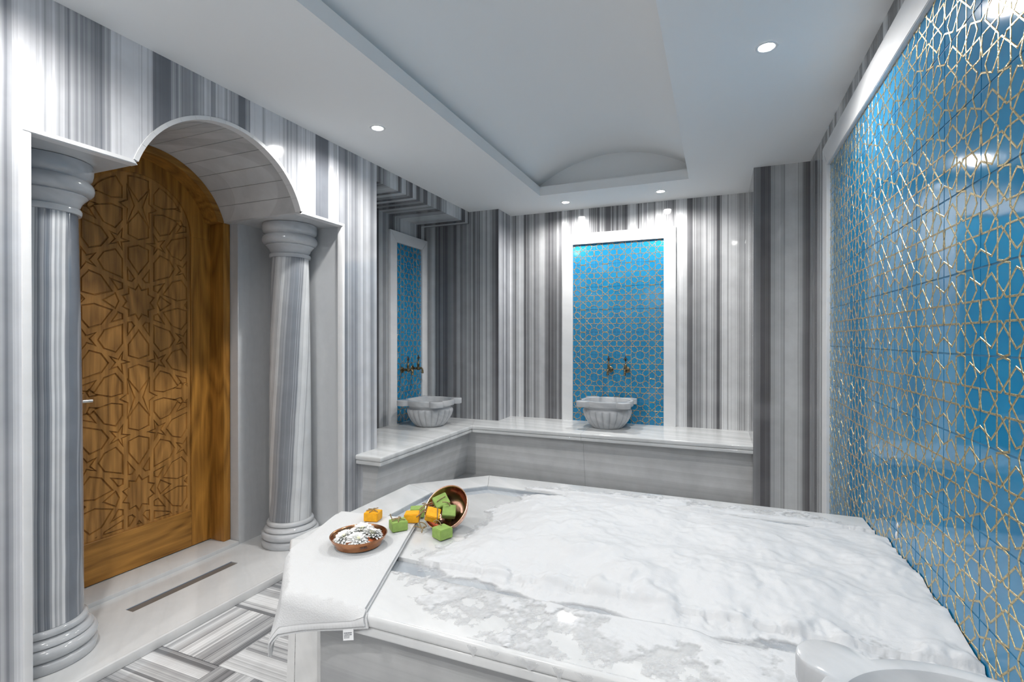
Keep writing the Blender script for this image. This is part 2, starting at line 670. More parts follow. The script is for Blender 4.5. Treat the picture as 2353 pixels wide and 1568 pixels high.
# beam front above the wash niche is darker banded stone, a hair proud
box('beam_face', (XL + 0.001, YNE, ZBEAM), (XL - 0.02, YS, ZC), M['wall_y_dense'], wl)
box('beam_soffit', (XL, YNE, ZBEAM - 0.001), (XNB, YS, ZBEAM + 0.03), M['wall_y_dense'], wl)

wn = box('wall_niche', (XNB, YNE - 0.08, FL), (XNB - T, YS + 0.05, ZBEAM + 0.05), M['wall_y_dense'])
tag(wn, kind='structure')
box('return_panel', (XL - 0.001, YNE - 0.001, FL), (XNB, YNE - 0.05, ZBEAM), M['wall_x2'], wn)
ws = box('wall_pier', (XNB - T, YS, FL), (XS, YB + 0.05, ZC), M['wall_x2'])
tag(ws, kind='structure')
box('pier_return', (XS - 0.001, YS + 0.0005, FL), (XS + 0.0015, YB, ZC), M['wall_y'], ws)
wb = box('wall_back', (XS - 0.02, YB, FL), (XR + 0.1, YB + T, ZC), M['wall_x'])
tag(wb, kind='structure')
wc = box('wall_column', (COLX, COLY, FL), (XR + 0.02, YB + 0.01, ZC), M['wall_x2'])
tag(wc, kind='structure')
wr = box('wall_right', (XR, YN, FL), (XR + T, YB + 0.05, ZC), M['wall_y_dense'])
tag(wr, kind='structure')
wf = box('wall_front', (-2.7, YN - T, FL), (XR + 0.1, YN, ZC), M['wall_x'])
tag(wf, kind='structure')

# ---------------------------------------------------------------- ceiling with its vaulted tray
TX0, TX1, TY0, TY1 = -1.153, -0.172, -0.55, 3.322
ceil = empty('ceiling', (0, 0, 0))
tag(ceil, kind='structure')
bm = bmesh.new()
zb, zt = ZC, ZC + 0.062
for (x0, x1, y0, y1) in ((-2.7, TX0, YN - 0.1, YB + 0.1), (TX1, XR + 0.1, YN - 0.1, YB + 0.1), (TX0, TX1, YN - 0.1, TY0), (TX0, TX1, TY1, YB + 0.1)):
    bm_box(bm, (x0, y0, zb), (x1, y1, zt))
finish(bm, 'ceiling_panel', M['ceiling'], ceil)
# barrel vault above the tray, a little wider than its opening
vc, vh, rise, zs = -0.6625, 0.565, 0.195, zt + 0.001
vr = (vh * vh + rise * rise) / (2 * rise)
vz = zs + rise - vr
va = math.asin(vh / vr)
vp = [(vc + vr * math.sin(-va + 2 * va * k / 36), vz + vr * math.cos(-va + 2 * va * k / 36)) for k in range(37)]
VY0, VY1 = TY0 - 0.09, TY1 + 0.09
bm = bmesh.new()
lo_ = [[bm.verts.new(W(p[0], y, p[1])) for p in vp] for y in (VY0, VY1)]
hi_ = [[bm.verts.new(W(p[0], y, p[1] + 0.04)) for p in vp] for y in (VY0, VY1)]
for k in range(36):
    bm.faces.new((lo_[0][k], lo_[1][k], lo_[1][k + 1], lo_[0][k + 1]))
    bm.faces.new((hi_[0][k], hi_[0][k + 1], hi_[1][k + 1], hi_[1][k]))
for s_ in (0, 1):
    for k in range(36):
        bm.faces.new((lo_[s_][k], lo_[s_][k + 1], hi_[s_][k + 1], hi_[s_][k]))
finish(bm, 'ceiling_vault', M['ceiling'], ceil, 30)
for y0, y1 in ((VY0 - 0.04, VY0 + 0.001), (VY1 - 0.001, VY1 + 0.04)):
    bm = bmesh.new()
    bm_prism(bm, vp, lambda p, y0=y0: W(p[0], y0, p[1]), lambda p, y1=y1: W(p[0], y1, p[1]))
    finish(bm, 'lunette', M['ceiling'], ceil)

# ---------------------------------------------------------------- downlights
spots = [(-1.493, 1.964, 'recessed ceiling spotlight beside the door arch, nearest the left wall'),
         (0.151, 1.925, 'large bright recessed spotlight nearest the blue tiled wall'),
         (-1.033, 3.549, 'small recessed spotlight at the back, left above the tiled niche panel'),
         (-0.363, 3.531, 'small recessed spotlight at the back, right above the tiled niche panel'),
         (-1.493, 0.62, 'recessed ceiling spotlight near the portal, just outside the picture'),
         (0.151, 0.22, 'recessed ceiling spotlight over the basin, just outside the picture'),
         (-1.493, -0.62, 'unseen fill spotlight added behind the viewer beside the left wall'),  # from here on: unseen lamps added to brighten surfaces facing the viewer
         (0.151, -0.62, 'unseen fill spotlight added behind the viewer beside the right wall'),
         (-1.033, -0.95, 'unseen fill spotlight added behind the viewer, left of the pair by the rear wall'),
         (-0.363, -0.95, 'unseen fill spotlight added behind the viewer, right of the pair by the rear wall')]
for (x, y, lab) in spots:
    e = empty('ceiling_spotlight', W(x, y, ZC))
    tag(e, lab, 'ceiling light', 'recessed ceiling spotlights')
    m = Matrix.Translation(W(x, y, ZC))
    bm = bmesh.new()
    prof = [(0.030, -0.0012), (0.033, -0.0035), (0.041, -0.0035), (0.044, -0.0005)]
    bm_lathe(bm, prof, 36, m, cap=False)
    finish(bm, 'lamp_ring', M['lamp_ring'], e, 40)
    bm = bmesh.new()
    bm_lathe(bm, [(0.0305, -0.0008), (0.020, -0.0022), (0.008, -0.003), (0.0, -0.0031)], 32, m, cap=False)
    finish(bm, 'lamp_lens', M['glow'], e, 60)
    ld = bpy.data.lights.new('lamp_beam', 'SPOT')
    ld.energy = SPOT_POWER
    ld.color = SPOT_COLOR
    ld.spot_size = math.radians(165)
    ld.spot_blend = 0.75
    ld.shadow_soft_size = 0.03
    lo = bpy.data.objects.new('lamp_beam', ld)
    COL.objects.link(lo)
    lo.parent = e
    lo.location = (0, 0, -0.012)

# ---------------------------------------------------------------- portal: threshold, niche, vault, trim
portal = empty('trim_1', (0, 0, 0))
tag(portal, kind='structure')
OP0, OP1 = AX - 0.395, AX + 0.395        # clear opening in the niche back
# raised floor of the portal, with the slot for the drain left open
dx0, dx1, dy0, dy1 = -2.128, -2.082, 1.232, 1.690
bm = bmesh.new()
for (x0, x1, y0, y1) in ((XD - 0.02, dx0, YJ0, YJ1), (dx1, XL, YJ0, YJ1), (dx0, dx1, YJ0, dy0), (dx0, dx1, dy1, YJ1)):
    bm_box(bm, (x0, y0, FL - 0.01), (x1, y1, ZT))
bmesh.ops.remove_doubles(bm, verts=bm.verts, dist=1e-5)
finish(bm, 'threshold_slab', M['white'], portal)
box('threshold_nosing', (XL - 0.012, YJ0 + 0.001, FL), (XL + 0.004, YJ1 - 0.001, ZT + 0.0005), M['white'], portal, 0.004, 2)
sill = box('door_sill', (XD - 0.26, OP0 + 0.002, ZT - 0.01), (XD + 0.006, OP1 - 0.002, ZT + 0.018), M['white'], portal, 0.004, 2)
# niche cheeks, flat soffits, back panels, reveals
box('niche_cheek', (XL - 0.02, YJ1 - 0.008, FL), (XD - 0.03, YJ1 + 0.05, ZSPR + 0.06), M['niche'], portal)
box('niche_cheek', (XL - 0.02, YJ0 + 0.008, FL), (XD - 0.03, YJ0 - 0.05, ZSPR + 0.06), M['niche'], portal)
ha = math.cos(arch_angle(AR - 0.014, ZSPR - 0.006)) * (AR - 0.014)
for y0, y1 in ((YJ0 + 0.004, AX - ha), (AX + ha, YJ1 - 0.004)):
    box('flat_soffit', (XL - 0.004, y0, ZSPR - 0.014), (XD - 0.06, y1, ZSPR + 0.03), M['niche'], portal)
for y0, y1 in ((YJ0, OP0), (OP1, YJ1)):
    box('niche_back_panel', (XD, y0, FL), (XD - 0.25, y1, ZSPR + 0.02), M['niche'], portal, 0.003, 1)
# vault over the passage: separate strips
RI = AR - 0.014
a0 = arch_angle(RI, ZSPR - 0.012)
NS = 12
XV = -2.42
for k in range(NS):
    g = 0.0032
    b0 = a0 + (math.pi - 2 * a0) * k / NS + g
    b1 = a0 + (math.pi - 2 * a0) * (k + 1) / NS - g
    ins = arc_pts(AX, AZ, RI, b0, b1, 4)
    out = arc_pts(AX, AZ, RI + 0.02, b1, b0, 4)
    bm = bmesh.new()
    bm_prism(bm, ins + out, lambda p: W(XL - 0.004, p[0], p[1]), lambda p: W(XV, p[0], p[1]))
    finish(bm, 'vault_slab', M['vault'], portal, 30)
# backing behind the vault joints
bm = bmesh.new()
ins = arc_pts(AX, AZ, RI + 0.0025, a0, math.pi - a0, 40)
out = arc_pts(AX, AZ, RI + 0.05, math.pi - a0, a0, 40)
bm_prism(bm, ins + out, lambda p: W(XL - 0.012, p[0], p[1]), lambda p: W(XV - 0.02, p[0], p[1]))
finish(bm, 'vault_backing', M['vault_joint'], portal)
# white nosing round the portal
XT0, XT1 = XL + 0.005, XL - 0.03
tw = 0.022
box('portal_jamb', (XT0, YJ0, FL), (XT1, YJ0 + tw, ZSPR - 0.014), M['frame'], portal, 0.004, 2)
box('portal_jamb', (XT0, YJ1 - tw * 0.8, FL), (XT1, YJ1, ZSPR - 0.014), M['frame'], portal, 0.004, 2)
hb = math.cos(arch_angle(AR, ZSPR)) * AR
for y0, y1, yc0, yc1 in ((YJ0, AX - hb, YJ0, AX - ha), (AX + hb, YJ1, AX + ha, YJ1)):
    bm = bmesh.new()
    pl = [(yc0, ZSPR - 0.0155), (yc1, ZSPR - 0.0155), (y1, ZSPR), (y0, ZSPR)]
    bm_prism(bm, pl, lambda p: W(XT0, p[0], p[1]), lambda p: W(XT1, p[0], p[1]))
    bmesh.ops.bevel(bm, geom=[e for e in bm.edges if all(v.co.x > XT0 * S - 1e-4 for v in e.verts)], offset=0.003, segments=2, affect='EDGES')
    finish(bm, 'portal_lintel', M['frame'], portal, 40)
NA = 15
a1 = arch_angle(AR, ZSPR)
for k in range(NA):
    g = 0.0012
    b0 = a1 + (math.pi - 2 * a1) * k / NA + g
    b1 = a1 + (math.pi - 2 * a1) * (k + 1) / NA - g
    ins = arc_pts(AX, AZ, RI - 0.001, b0, b1, 3)
    out = arc_pts(AX, AZ, AR, b1, b0, 3)
    bm = bmesh.new()
    bm_prism(bm, ins + out, lambda p: W(XT0, p[0], p[1]), lambda p: W(XT1, p[0], p[1]))
    finish(bm, 'arch_nosing', M['frame'], portal, 30)

# ---------------------------------------------------------------- linear drain
dr = empty('floor_drain', W((dx0 + dx1) / 2, (dy0 + dy1) / 2, ZT - 0.02))
tag(dr, 'long narrow steel slot drain set in the white marble threshold before the door', 'drain')
box('drain_plate', (dx0 + 0.003, dy0 + 0.003, ZT - 0.013), (dx1 - 0.002, dy1 - 0.003, ZT - 0.0035), M['steel_dark'], dr)
box('drain_channel', (dx0 + 0.0005, dy0 + 0.0005, ZT - 0.03), (dx1 - 0.0005, dy1 - 0.0005, ZT - 0.0135), M['drain_edge'], dr)
bm = bmesh.new()
bm_box(bm, (dx0 + 0.0003, dy0, ZT - 0.013), (dx0 + 0.003, dy1, ZT - 0.003))
bm_box(bm, (dx0, dy0 + 0.0003, ZT - 0.013), (dx1, dy0 + 0.003, ZT - 0.003))
finish(bm, 'drain_edge', M['drain_edge'], dr)

# ---------------------------------------------------------------- door
door = empty('door_1', W(-2.42, AX, ZT + 0.018))
tag(door, kind='structure')
XF = -2.325                    # front of the frame
XDR = -2.42                    # front of the leaf
HI, HO = 0.355, 0.393          # frame inner / outer half widths
RFI = 0.345                    # frame arch inner radius
ZB = ZT + 0.018
ZJ = ZSPR - 0.014
for s_ in (-1, 1):
    y0, y1 = sorted((AX + s_ * HI, AX + s_ * HO))
    box('frame_post', (XF, y0, ZB), (XF - 0.16, y1, ZJ), M['wood_f'], door, 0.003, 2)
aa = math.asin((ZJ - AZ) / RFI)
ab = math.asin((ZJ - AZ) / (RI - 0.001))
bm = bmesh.new()
pl = arc_pts(AX, AZ, RFI, aa, math.pi - aa, 40) + arc_pts(AX, AZ, RI - 0.001, math.pi - ab, ab, 40)
bm_prism(bm, pl, lambda p: W(XF, p[0], p[1]), lambda p: W(XF - 0.16, p[0], p[1]))
finish(bm, 'frame_arch', M['wood_h'], door, 35)

# leaf: stiles, bottom rail and arched top round a carved field
DA = AX + 0.013               # axis of the carved field
PH = 0.240                     # half width of the field
PZ0, PZC = -0.850, 0.508       # field bottom, arch centre
al = math.asin((ZJ - AZ) / RFI)


def leaf_piece(name, poly, mat, x=XDR, d=0.04):
    bm = bmesh.new()
    bm_prism(bm, poly, lambda p: W(x, p[0], p[1]), lambda p: W(x - d, p[0], p[1]))
    bmesh.ops.bevel(bm, geom=[e for e in bm.edges if all(v.co.x > x * S - 1e-4 for v in e.verts)], offset=0.0016, segments=1, affect='EDGES')
    return finish(bm, name, mat, door, 30)


LH = HI + 0.004
leaf_piece('door_rail', [(DA - PH - 0.0005, ZB + 0.004), (DA + PH + 0.0005, ZB + 0.004), (DA + PH + 0.0005, PZ0), (DA - PH - 0.0005, PZ0)], M['wood_h'])
for s_ in (-1, 1):
    ys = [DA + s_ * (PH + 0.001), AX + s_ * LH]
    leaf_piece('door_stile', [(ys[0], ZB + 0.004), (ys[1], ZB + 0.004), (ys[1], PZC), (ys[0], PZC)], M['wood_f'])
top = [(AX + LH, PZC), (AX + LH, ZJ - 0.0)] + arc_pts(AX, AZ, RFI + 0.012, al, math.pi - al, 36) + [(AX - LH, ZJ), (AX - LH, PZC)] + arc_pts(DA, PZC, PH, math.pi, 0, 40)
leaf_piece('door_head', top, M['wood_f'])

# carved field: grooved star pattern, measured on one quarter of the repeat and mirrored
ZSTAR, ZX = 0.168, -0.2645
XFLD = XDR - 0.008
_yaw, _pit = 0.38934, -0.003724
_f = np.array([-math.sin(_yaw) * math.cos(_pit), math.cos(_yaw) * math.cos(_pit), math.sin(_pit)])
_r = np.array([math.cos(_yaw), math.sin(_yaw), 0.0])
_u = np.cross(_r, _f)


def door_uv(cx, cy_):
    """measured survey point on the door face -> offset from its axis and height"""
    px, py = 185 + cx / 5.6, 640 + cy_ / 5.6
    d = _r * (px - 1176.5) / 1155.7 + _u * (784 - py) / 1155.7 + _f
    k = -2.42 / d[0]
    return d[1] * k - 1.4625, d[2] * k


quarter = {  # left half of the field, from the star row down to the crossing row
    'kite_side': [(270, 285), (455, 240), (510, 300), (460, 355)],
    'kite_low': [(485, 420), (557, 450), (557, 530), (370, 580)],
    'kite_mid': [(605, 555), (670, 550), (715, 605), (605, 750)],
    'flask_a': [(215, 790), (300, 658), (557, 578), (557, 840), (460, 962), (300, 910)],
    'star5': [(557, 930), (547, 1043), (658, 1078), (547, 1110), (557, 1242), (480, 1150), (368, 1187), (440, 1085), (363, 993), (487, 1032)],
    'flask_b': [(145, 1500), (300, 1275), (460, 1215), (557, 1335), (557, 1495), (405, 1540)],
}
axial = {  # on the axis
    'bottle_a': [(748, 648), (887, 842), (887, 995), (746, 1047), (605, 1002), (605, 845)],
    'bottle_b': [(746, 1100), (887, 1145), (887, 1300), (748, 1487), (605, 1310), (605, 1155)],
}
edge_r = {  # pieces on the right margin, mirrored to the left
    'flask_c': [(1052, 430), (1250, 375), (1380, 413), (1380, 572), (1305, 668), (1180, 620)],
    'star_half': [(1380, 648), (1325, 735), (1223, 700), (1288, 775), (1225, 865), (1320, 832), (1380, 915)],
    'flask_d': [(1100, 1060), (1180, 940), (1305, 897), (1380, 1003), (1380, 1225), (1178, 1170)],
    'kite_edge': [(1380, 1280), (1225, 1240), (1312, 1370), (1380, 1352)],
    'sliver': [(1332, 345), (1380, 322), (1380, 368)],
}


def area(p):
    return 0.5 * sum(p[i][0] * p[(i + 1) % len(p)][1] - p[(i + 1) % len(p)][0] * p[i][1] for i in range(len(p)))


def ccw(p):
    return p if area(p) > 0 else p[::-1]


pieces = []          # (u, z) polygons


def add_piece(p):
    pieces.append(p)


def mirror_all(p):
    """p in (u, z) between star row and crossing row -> every copy up and down the field"""
    base = []
    for q in (p, [(-u, z) for u, z in p]):
        base.append(q)
    out = []
    for q in base:
        out.append(q)                                              # star -> crossing
        out.append([(u, 2 * ZX - z) for u, z in q])                # crossing -> lower star
        out.append([(u, 2 * ZSTAR - z) for u, z in q])             # above the star
        out.append([(u, z + 2 * (ZX - ZSTAR)) for u, z in q])      # below the lower star
        out.append([(u, z + 2 * (ZSTAR - ZX)) for u, z in q])      # above the upper crossing
    return out


for k_, p in quarter.items():
    q = [door_uv(*c) for c in p]
    if k_ == 'kite_side':
        q = [(u, z if i in (0, 2) else z) for i, (u, z) in enumerate(q)]
        zm = ZSTAR
        q = [(q[0][0], zm), ((q[1][0] + q[3][0]) / 2, zm + 0.038), (q[2][0], zm), ((q[1][0] + q[3][0]) / 2, zm - 0.038)]
        for s_ in (1, -1):
            for z_ in (0, 2 * (ZX - ZSTAR)):
                add_piece([(s_ * u, z + z_) for u, z in q])
        continue
    for w_ in mirror_all(q):
        add_piece(w_)
for k_, p in axial.items():
    q = [door_uv(*c) for c in p]
    # symmetrise about the axis
    n_ = len(q)
    if k_ == 'bottle_a':
        pairs = {0: 0, 1: 5, 2: 4, 3: 3}
    else:
        pairs = {0: 0, 1: 5, 2: 4, 3: 3}
    sym = [None] * n_
    for a_, b_ in pairs.items():
        if a_ == b_:
            sym[a_] = (0.0, q[a_][1])
        else:
            uu = (abs(q[a_][0]) + abs(q[b_][0])) / 2
            zz = (q[a_][1] + q[b_][1]) / 2
            sym[a_], sym[b_] = (uu, zz), (-uu, zz)
    add_piece(sym)
    add_piece([(u, 2 * ZX - z) for u, z in sym])
    add_piece([(u, 2 * ZSTAR - z) for u, z in sym])
    add_piece([(u, z + 2 * (ZX - ZSTAR)) for u, z in sym])
    add_piece([(u, z + 2 * (ZSTAR - ZX)) for u, z in sym])
for k_, p in edge_r.items():
    q = [door_uv(*c) for c in p]
    if k_ == 'sliver':
        q = [(q[0][0], ZSTAR), (q[1][0], ZSTAR + 0.022), (q[2][0], ZSTAR - 0.022)]
        for s_ in (1, -1):
            for z_ in (0, 2 * (ZX - ZSTAR)):
                add_piece([(s_ * u, z + z_) for u, z in q])
        continue
    for w_ in mirror_all(q):
        add_piece(w_)
# ten-pointed stars
star = [(750, 65), (800, 145), (887, 125), (887, 213), (966, 253), (915, 318), (966, 397), (887, 425), (887, 515), (800, 480), (749, 552)]
sq = [door_uv(*c) for c in star]
zc_ = ZSTAR
half = []
for i, (u, z) in enumerate(sq):
    j = len(sq) - 1 - i
    uu = (u + sq[j][0]) / 2
    zz = ((z - zc_) - (sq[j][1] - zc_)) / 2
    half.append((max(uu, 0.0) if 0 < i < len(sq) - 1 else 0.0, zz))
star20 = half + [(-u, z) for u, z in half[1:-1][::-1]]
for z_ in (ZSTAR, 2 * ZX - ZSTAR):
    add_piece([(u, z + z_) for u, z in star20])
# darts at the crossing rows
dart = [(605, 1405), (715, 1530), (605, 1682), (605, 1590), (495, 1542), (605, 1503)]
dq = [door_uv(*c) for c in dart]
zx = ZX
dq = [(dq[0][0], zx + 0.0945), (dq[1][0], zx), (dq[2][0], zx - 0.0945), (dq[3][0], zx - 0.022), (dq[4][0], zx), (dq[5][0], zx + 0.022)]
for s_ in (1, -1):
    for z_ in (0, 2 * (ZSTAR - ZX)):
        add_piece([(s_ * u, z + z_) for u, z in dq])
# small kites of the half stars on the margins at the crossing rows
for s_ in (1, -1):
    for z_ in (ZX, ZX + 2 * (ZSTAR - ZX)):
        for v_ in (1, -1):
            add_piece([(s_ * 0.155, z_ + v_ * 0.026), (s_ * 0.196, z_ + v_ * 0.058), (s_ * 0.207, z_ + v_ * 0.040), (s_ * 0.196, z_ + v_ * 0.018)])
            add_piece([(s_ * 0.214, z_ + v_ * 0.040), (s_ * 0.226, z_ + v_ * 0.050), (s_ * 0.226, z_ + v_ * 0.028)])

# clip to the field outline, inset by a margin
mg = 0.012
clip = [(-PH + mg, PZ0 + mg * 0.8), (PH - mg, PZ0 + mg * 0.8)] + [(u, z) for u, z in arc_pts(0, PZC, PH - mg, 0, math.pi, 24)]
clip = ccw(clip)


def clip_poly(sub, cl):
    out = sub
    for i in range(len(cl)):
        a, b = cl[i], cl[(i + 1) % len(cl)]
        inp, out = out, []
        if not inp:
            break

        def side(p):
            return (b[0] - a[0]) * (p[1] - a[1]) - (b[1] - a[1]) * (p[0] - a[0])
        for k in range(len(inp)):
            p, q = inp[k], inp[(k + 1) % len(inp)]
            sp, sq_ = side(p), side(q)
            if sp >= -1e-12:
                out.append(p)
            if (sp > 1e-12 and sq_ < -1e-12) or (sp < -1e-12 and sq_ > 1e-12):
                t_ = sp / (sp - sq_)
                out.append((p[0] + (q[0] - p[0]) * t_, p[1] + (q[1] - p[1]) * t_))
    res = []
    for p in out:
        if not res or math.hypot(p[0] - res[-1][0], p[1] - res[-1][1]) > 1e-4:
            res.append(p)
    if len(res) > 2 and math.hypot(res[0][0] - res[-1][0], res[0][1] - res[-1][1]) < 1e-4:
        res.pop()
    return res


def inset(p, d):
    n = len(p)
    out = []
    for i in range(n):
        a, b, c = Vector(p[i - 1]), Vector(p[i]), Vector(p[(i + 1) % n])
        e1, e2 = (b - a).normalized(), (c - b).normalized()
        n1, n2 = Vector((-e1.y, e1.x)), Vector((-e2.y, e2.x))
        m_ = n1 + n2
        k = 1.0 + n1.dot(n2)
        if k < 0.25:
            k = 0.25
        out.append(tuple(b + m_ * (d / k)))
    return out


def pin(p, poly):
    c = False
    j = len(poly) - 1
    for i in range(len(poly)):
        if ((poly[i][1] > p[1]) != (poly[j][1] > p[1])) and (p[0] < (poly[j][0] - poly[i][0]) * (p[1] - poly[i][1]) / (poly[j][1] - poly[i][1]) + poly[i][0]):
            c = not c
        j = i
    return c


clean = []
for p in pieces:
    q = clip_poly(ccw(p), clip)
    if len(q) >= 3 and abs(area(q)) > 1.2e-4:
        clean.append(ccw(q))
panel = empty('carved_panel', door.location)
panel.parent = door
panel.location = (0, 0, 0)
outline = [(-PH, PZ0), (PH, PZ0)] + arc_pts(0, PZC, PH, 0, math.pi, 40)
outline = ccw(outline)
verts, edges = [], []


def add_loop(p):
    b = len(verts)
    verts.extend(Vector(q) for q in p)
    edges.extend((b + i, b + (i + 1) % len(p)) for i in range(len(p)))


add_loop(outline)
for q in clean:
    add_loop(q)
cv, ce, cf, *_ = delaunay_2d_cdt(verts, edges, [], 0, 1e-5)
bm = bmesh.new()
bv = [bm.verts.new(W(XFLD, DA + v[0], v[1])) for v in cv]
for f in cf:
    c = (sum(cv[i][0] for i in f) / len(f), sum(cv[i][1] for i in f) / len(f))
    if pin(c, outline) and not any(pin(c, q) for q in clean):
        try:
            bm.faces.new([bv[i] for i in f])
        except ValueError:
            pass
bmesh.ops.delete(bm, geom=[v for v in bm.verts if not v.link_faces], context='VERTS')
finish(bm, 'strapwork', M['wood_v'], panel)
box('panel_core', (XFLD - 0.012, DA - PH - 0.01, PZ0 - 0.01), (XFLD - 0.03, DA + PH + 0.01, PZC + PH + 0.01), M['wood_dark'], panel)
GW, GD = 0.0072, 0.0060
for q in clean:
    loops = [(q, 0.0), (inset(q, GW * 0.30), -GD), (inset(q, GW * 0.62), -GD), (inset(q, GW), -0.0004)]
    bm = bmesh.new()
    rings = [[bm.verts.new(W(XFLD + dz, DA + u, z)) for u, z in lp] for lp, dz in loops]
    for a, b in zip(rings[:-1], rings[1:]):
        for k in range(len(a)):
            j = (k + 1) % len(a)
            try:
                bm.faces.new((a[k], a[j], b[j], b[k]))
            except ValueError:
                pass
    try:
        bm.faces.new(rings[-1])
    except ValueError:
        pass
    finish(bm, 'carved_piece', M['wood_v'], panel)
# lever handle beside the near stile
hd = empty('handle', door.location)
hd.parent = door
hd.location = (0, 0, 0)
hy = AX - 0.295
bm = bmesh.new()
hm = frame_axes(Vector((0, 1, 0)), Vector((0, 0, 1)), Vector((1, 0, 0)), W(XDR, hy, -0.252))
bm_lathe(bm, [(0.026, 0.0), (0.026, 0.006), (0.022, 0.009), (0.009, 0.010), (0.009, 0.05), (0.0, 0.05)], 24, hm)
finish(bm, 'handle_rose', M['chrome'], hd, 40)
bm = bmesh.new()
b0 = W(XDR + 0.038, hy, -0.252)
bm_tube(bm, [b0 + Vector((0, -0.008, 0)), b0 + Vector((0, 0.03, 0)), b0 + Vector((0, 0.118, -0.002))], [0.0095, 0.0095, 0.0088], 14)
finish(bm, 'lever', M['chrome'], hd, 40)

# ---------------------------------------------------------------- columns
def pxr(p):
    return p / 436.0 * S


def column(cx, cy_, mat, label):
    e = empty('marble_column', W(cx, cy_, ZT))
    tag(e, label, 'column', 'marble columns flanking the door')
    z0 = (ZT - FL) * S
    H = (ZSPR - 0.0145 - ZT) * S
    m = Matrix.Translation(W(cx, cy_, ZT))
    hb_, hc_ = 0.150, 0.205
    base = [(0.158, 0.0), (0.162, 0.004), (0.163, 0.033), (0.158, 0.039), (0.147, 0.0415), (0.147, 0.044), (0.156, 0.047), (0.163, 0.058), (0.1645, 0.070),
            (0.160, 0.083), (0.150, 0.0885), (0.143, 0.090), (0.143, 0.092), (0.150, 0.0945), (0.1505, 0.100), (0.141, 0.111), (0.131, 0.117), (0.123, 0.1205), (0.123, 0.1225),
            (0.1335, 0.126), (0.1345, 0.134), (0.1325, 0.142), (0.126, 0.147), (0.114, hb_)]
    bm = bmesh.new()
    bm_lathe(bm, base, 56, m)
    finish(bm, 'base', M['turned'], e, 50)
    bm = bmesh.new()
    sh = [(0.1195, hb_), (0.1200, hb_ + 0.05), (0.1195, 0.55), (0.117, 1.0), (0.112, 1.4), (0.1065, H - hc_)]
    bm_lathe(bm, sh, 56, m)
    finish(bm, 'shaft', mat, e, 50)
    cap = [(0.104, H - hc_), (0.116, H - hc_ + 0.001), (0.1185, H - hc_ + 0.008), (0.119, H - hc_ + 0.016), (0.1165, H - hc_ + 0.023), (0.107, H - hc_ + 0.026),
           (0.108, H - hc_ + 0.030), (0.113, H - hc_ + 0.036), (0.118, H - hc_ + 0.050), (0.128, H - hc_ + 0.064), (0.137, H - hc_ + 0.073), (0.1365, H - hc_ + 0.0755), (0.134, H - hc_ + 0.078),
           (0.146, H - hc_ + 0.082), (0.155, H - hc_ + 0.092), (0.1585, H - hc_ + 0.105), (0.1575, H - hc_ + 0.118), (0.151, H - hc_ + 0.130),
           (0.143, H - hc_ + 0.136), (0.138, H - hc_ + 0.1385), (0.139, H - hc_ + 0.142), (0.150, H - hc_ + 0.150), (0.1545, H - hc_ + 0.166), (0.156, H - hc_ + 0.186), (0.154, H - 0.002), (0.15, H)]
    bm = bmesh.new()
    bm_lathe(bm, cap, 56, m)
    finish(bm, 'capital', M['turned'], e, 50)
    return e


column(-2.062, 1.985, M['shaft2'], 'grey marble column with slanting bands on the far side of the wooden door')
column(-2.062, 0.948, M['shaft'], 'grey marble column with upright dark bands at the near side of the door, cut by the picture edge')

# ---------------------------------------------------------------- gilded blue tile panels
TS = 0.1715 * S               # tile pitch
TG = 0.0006                   # half joint
TTH = 0.008
LW, LHt = 0.0028, 0.0010      # gold line half width, height
arm = [(-0.50, 0.82), (0.10, 0.25), (0.945, 0.25), (0.995, 0.0), (0.945, -0.25), (0.10, -0.25), (-0.50, -0.82)]
segs = []
for r_ in range(4):
    ca_, sa_ = [(1, 0), (0, 1), (-1, 0), (0, -1)][r_]
    rp = [(ca_ * x - sa_ * y, sa_ * x + ca_ * y) for x, y in arm]
    segs += list(zip(rp[:-1], rp[1:]))
    for a, b in (((-0.50, 0.82), (-1.0, 0.60)), ((-0.82, 0.50), (-0.60, 1.0))):
        segs.append(((ca_ * a[0] - sa_ * a[1], sa_ * a[0] + ca_ * a[1]), (ca_ * b[0] - sa_ * b[1], sa_ * b[0] + ca_ * b[1])))
_tile_cache = {}


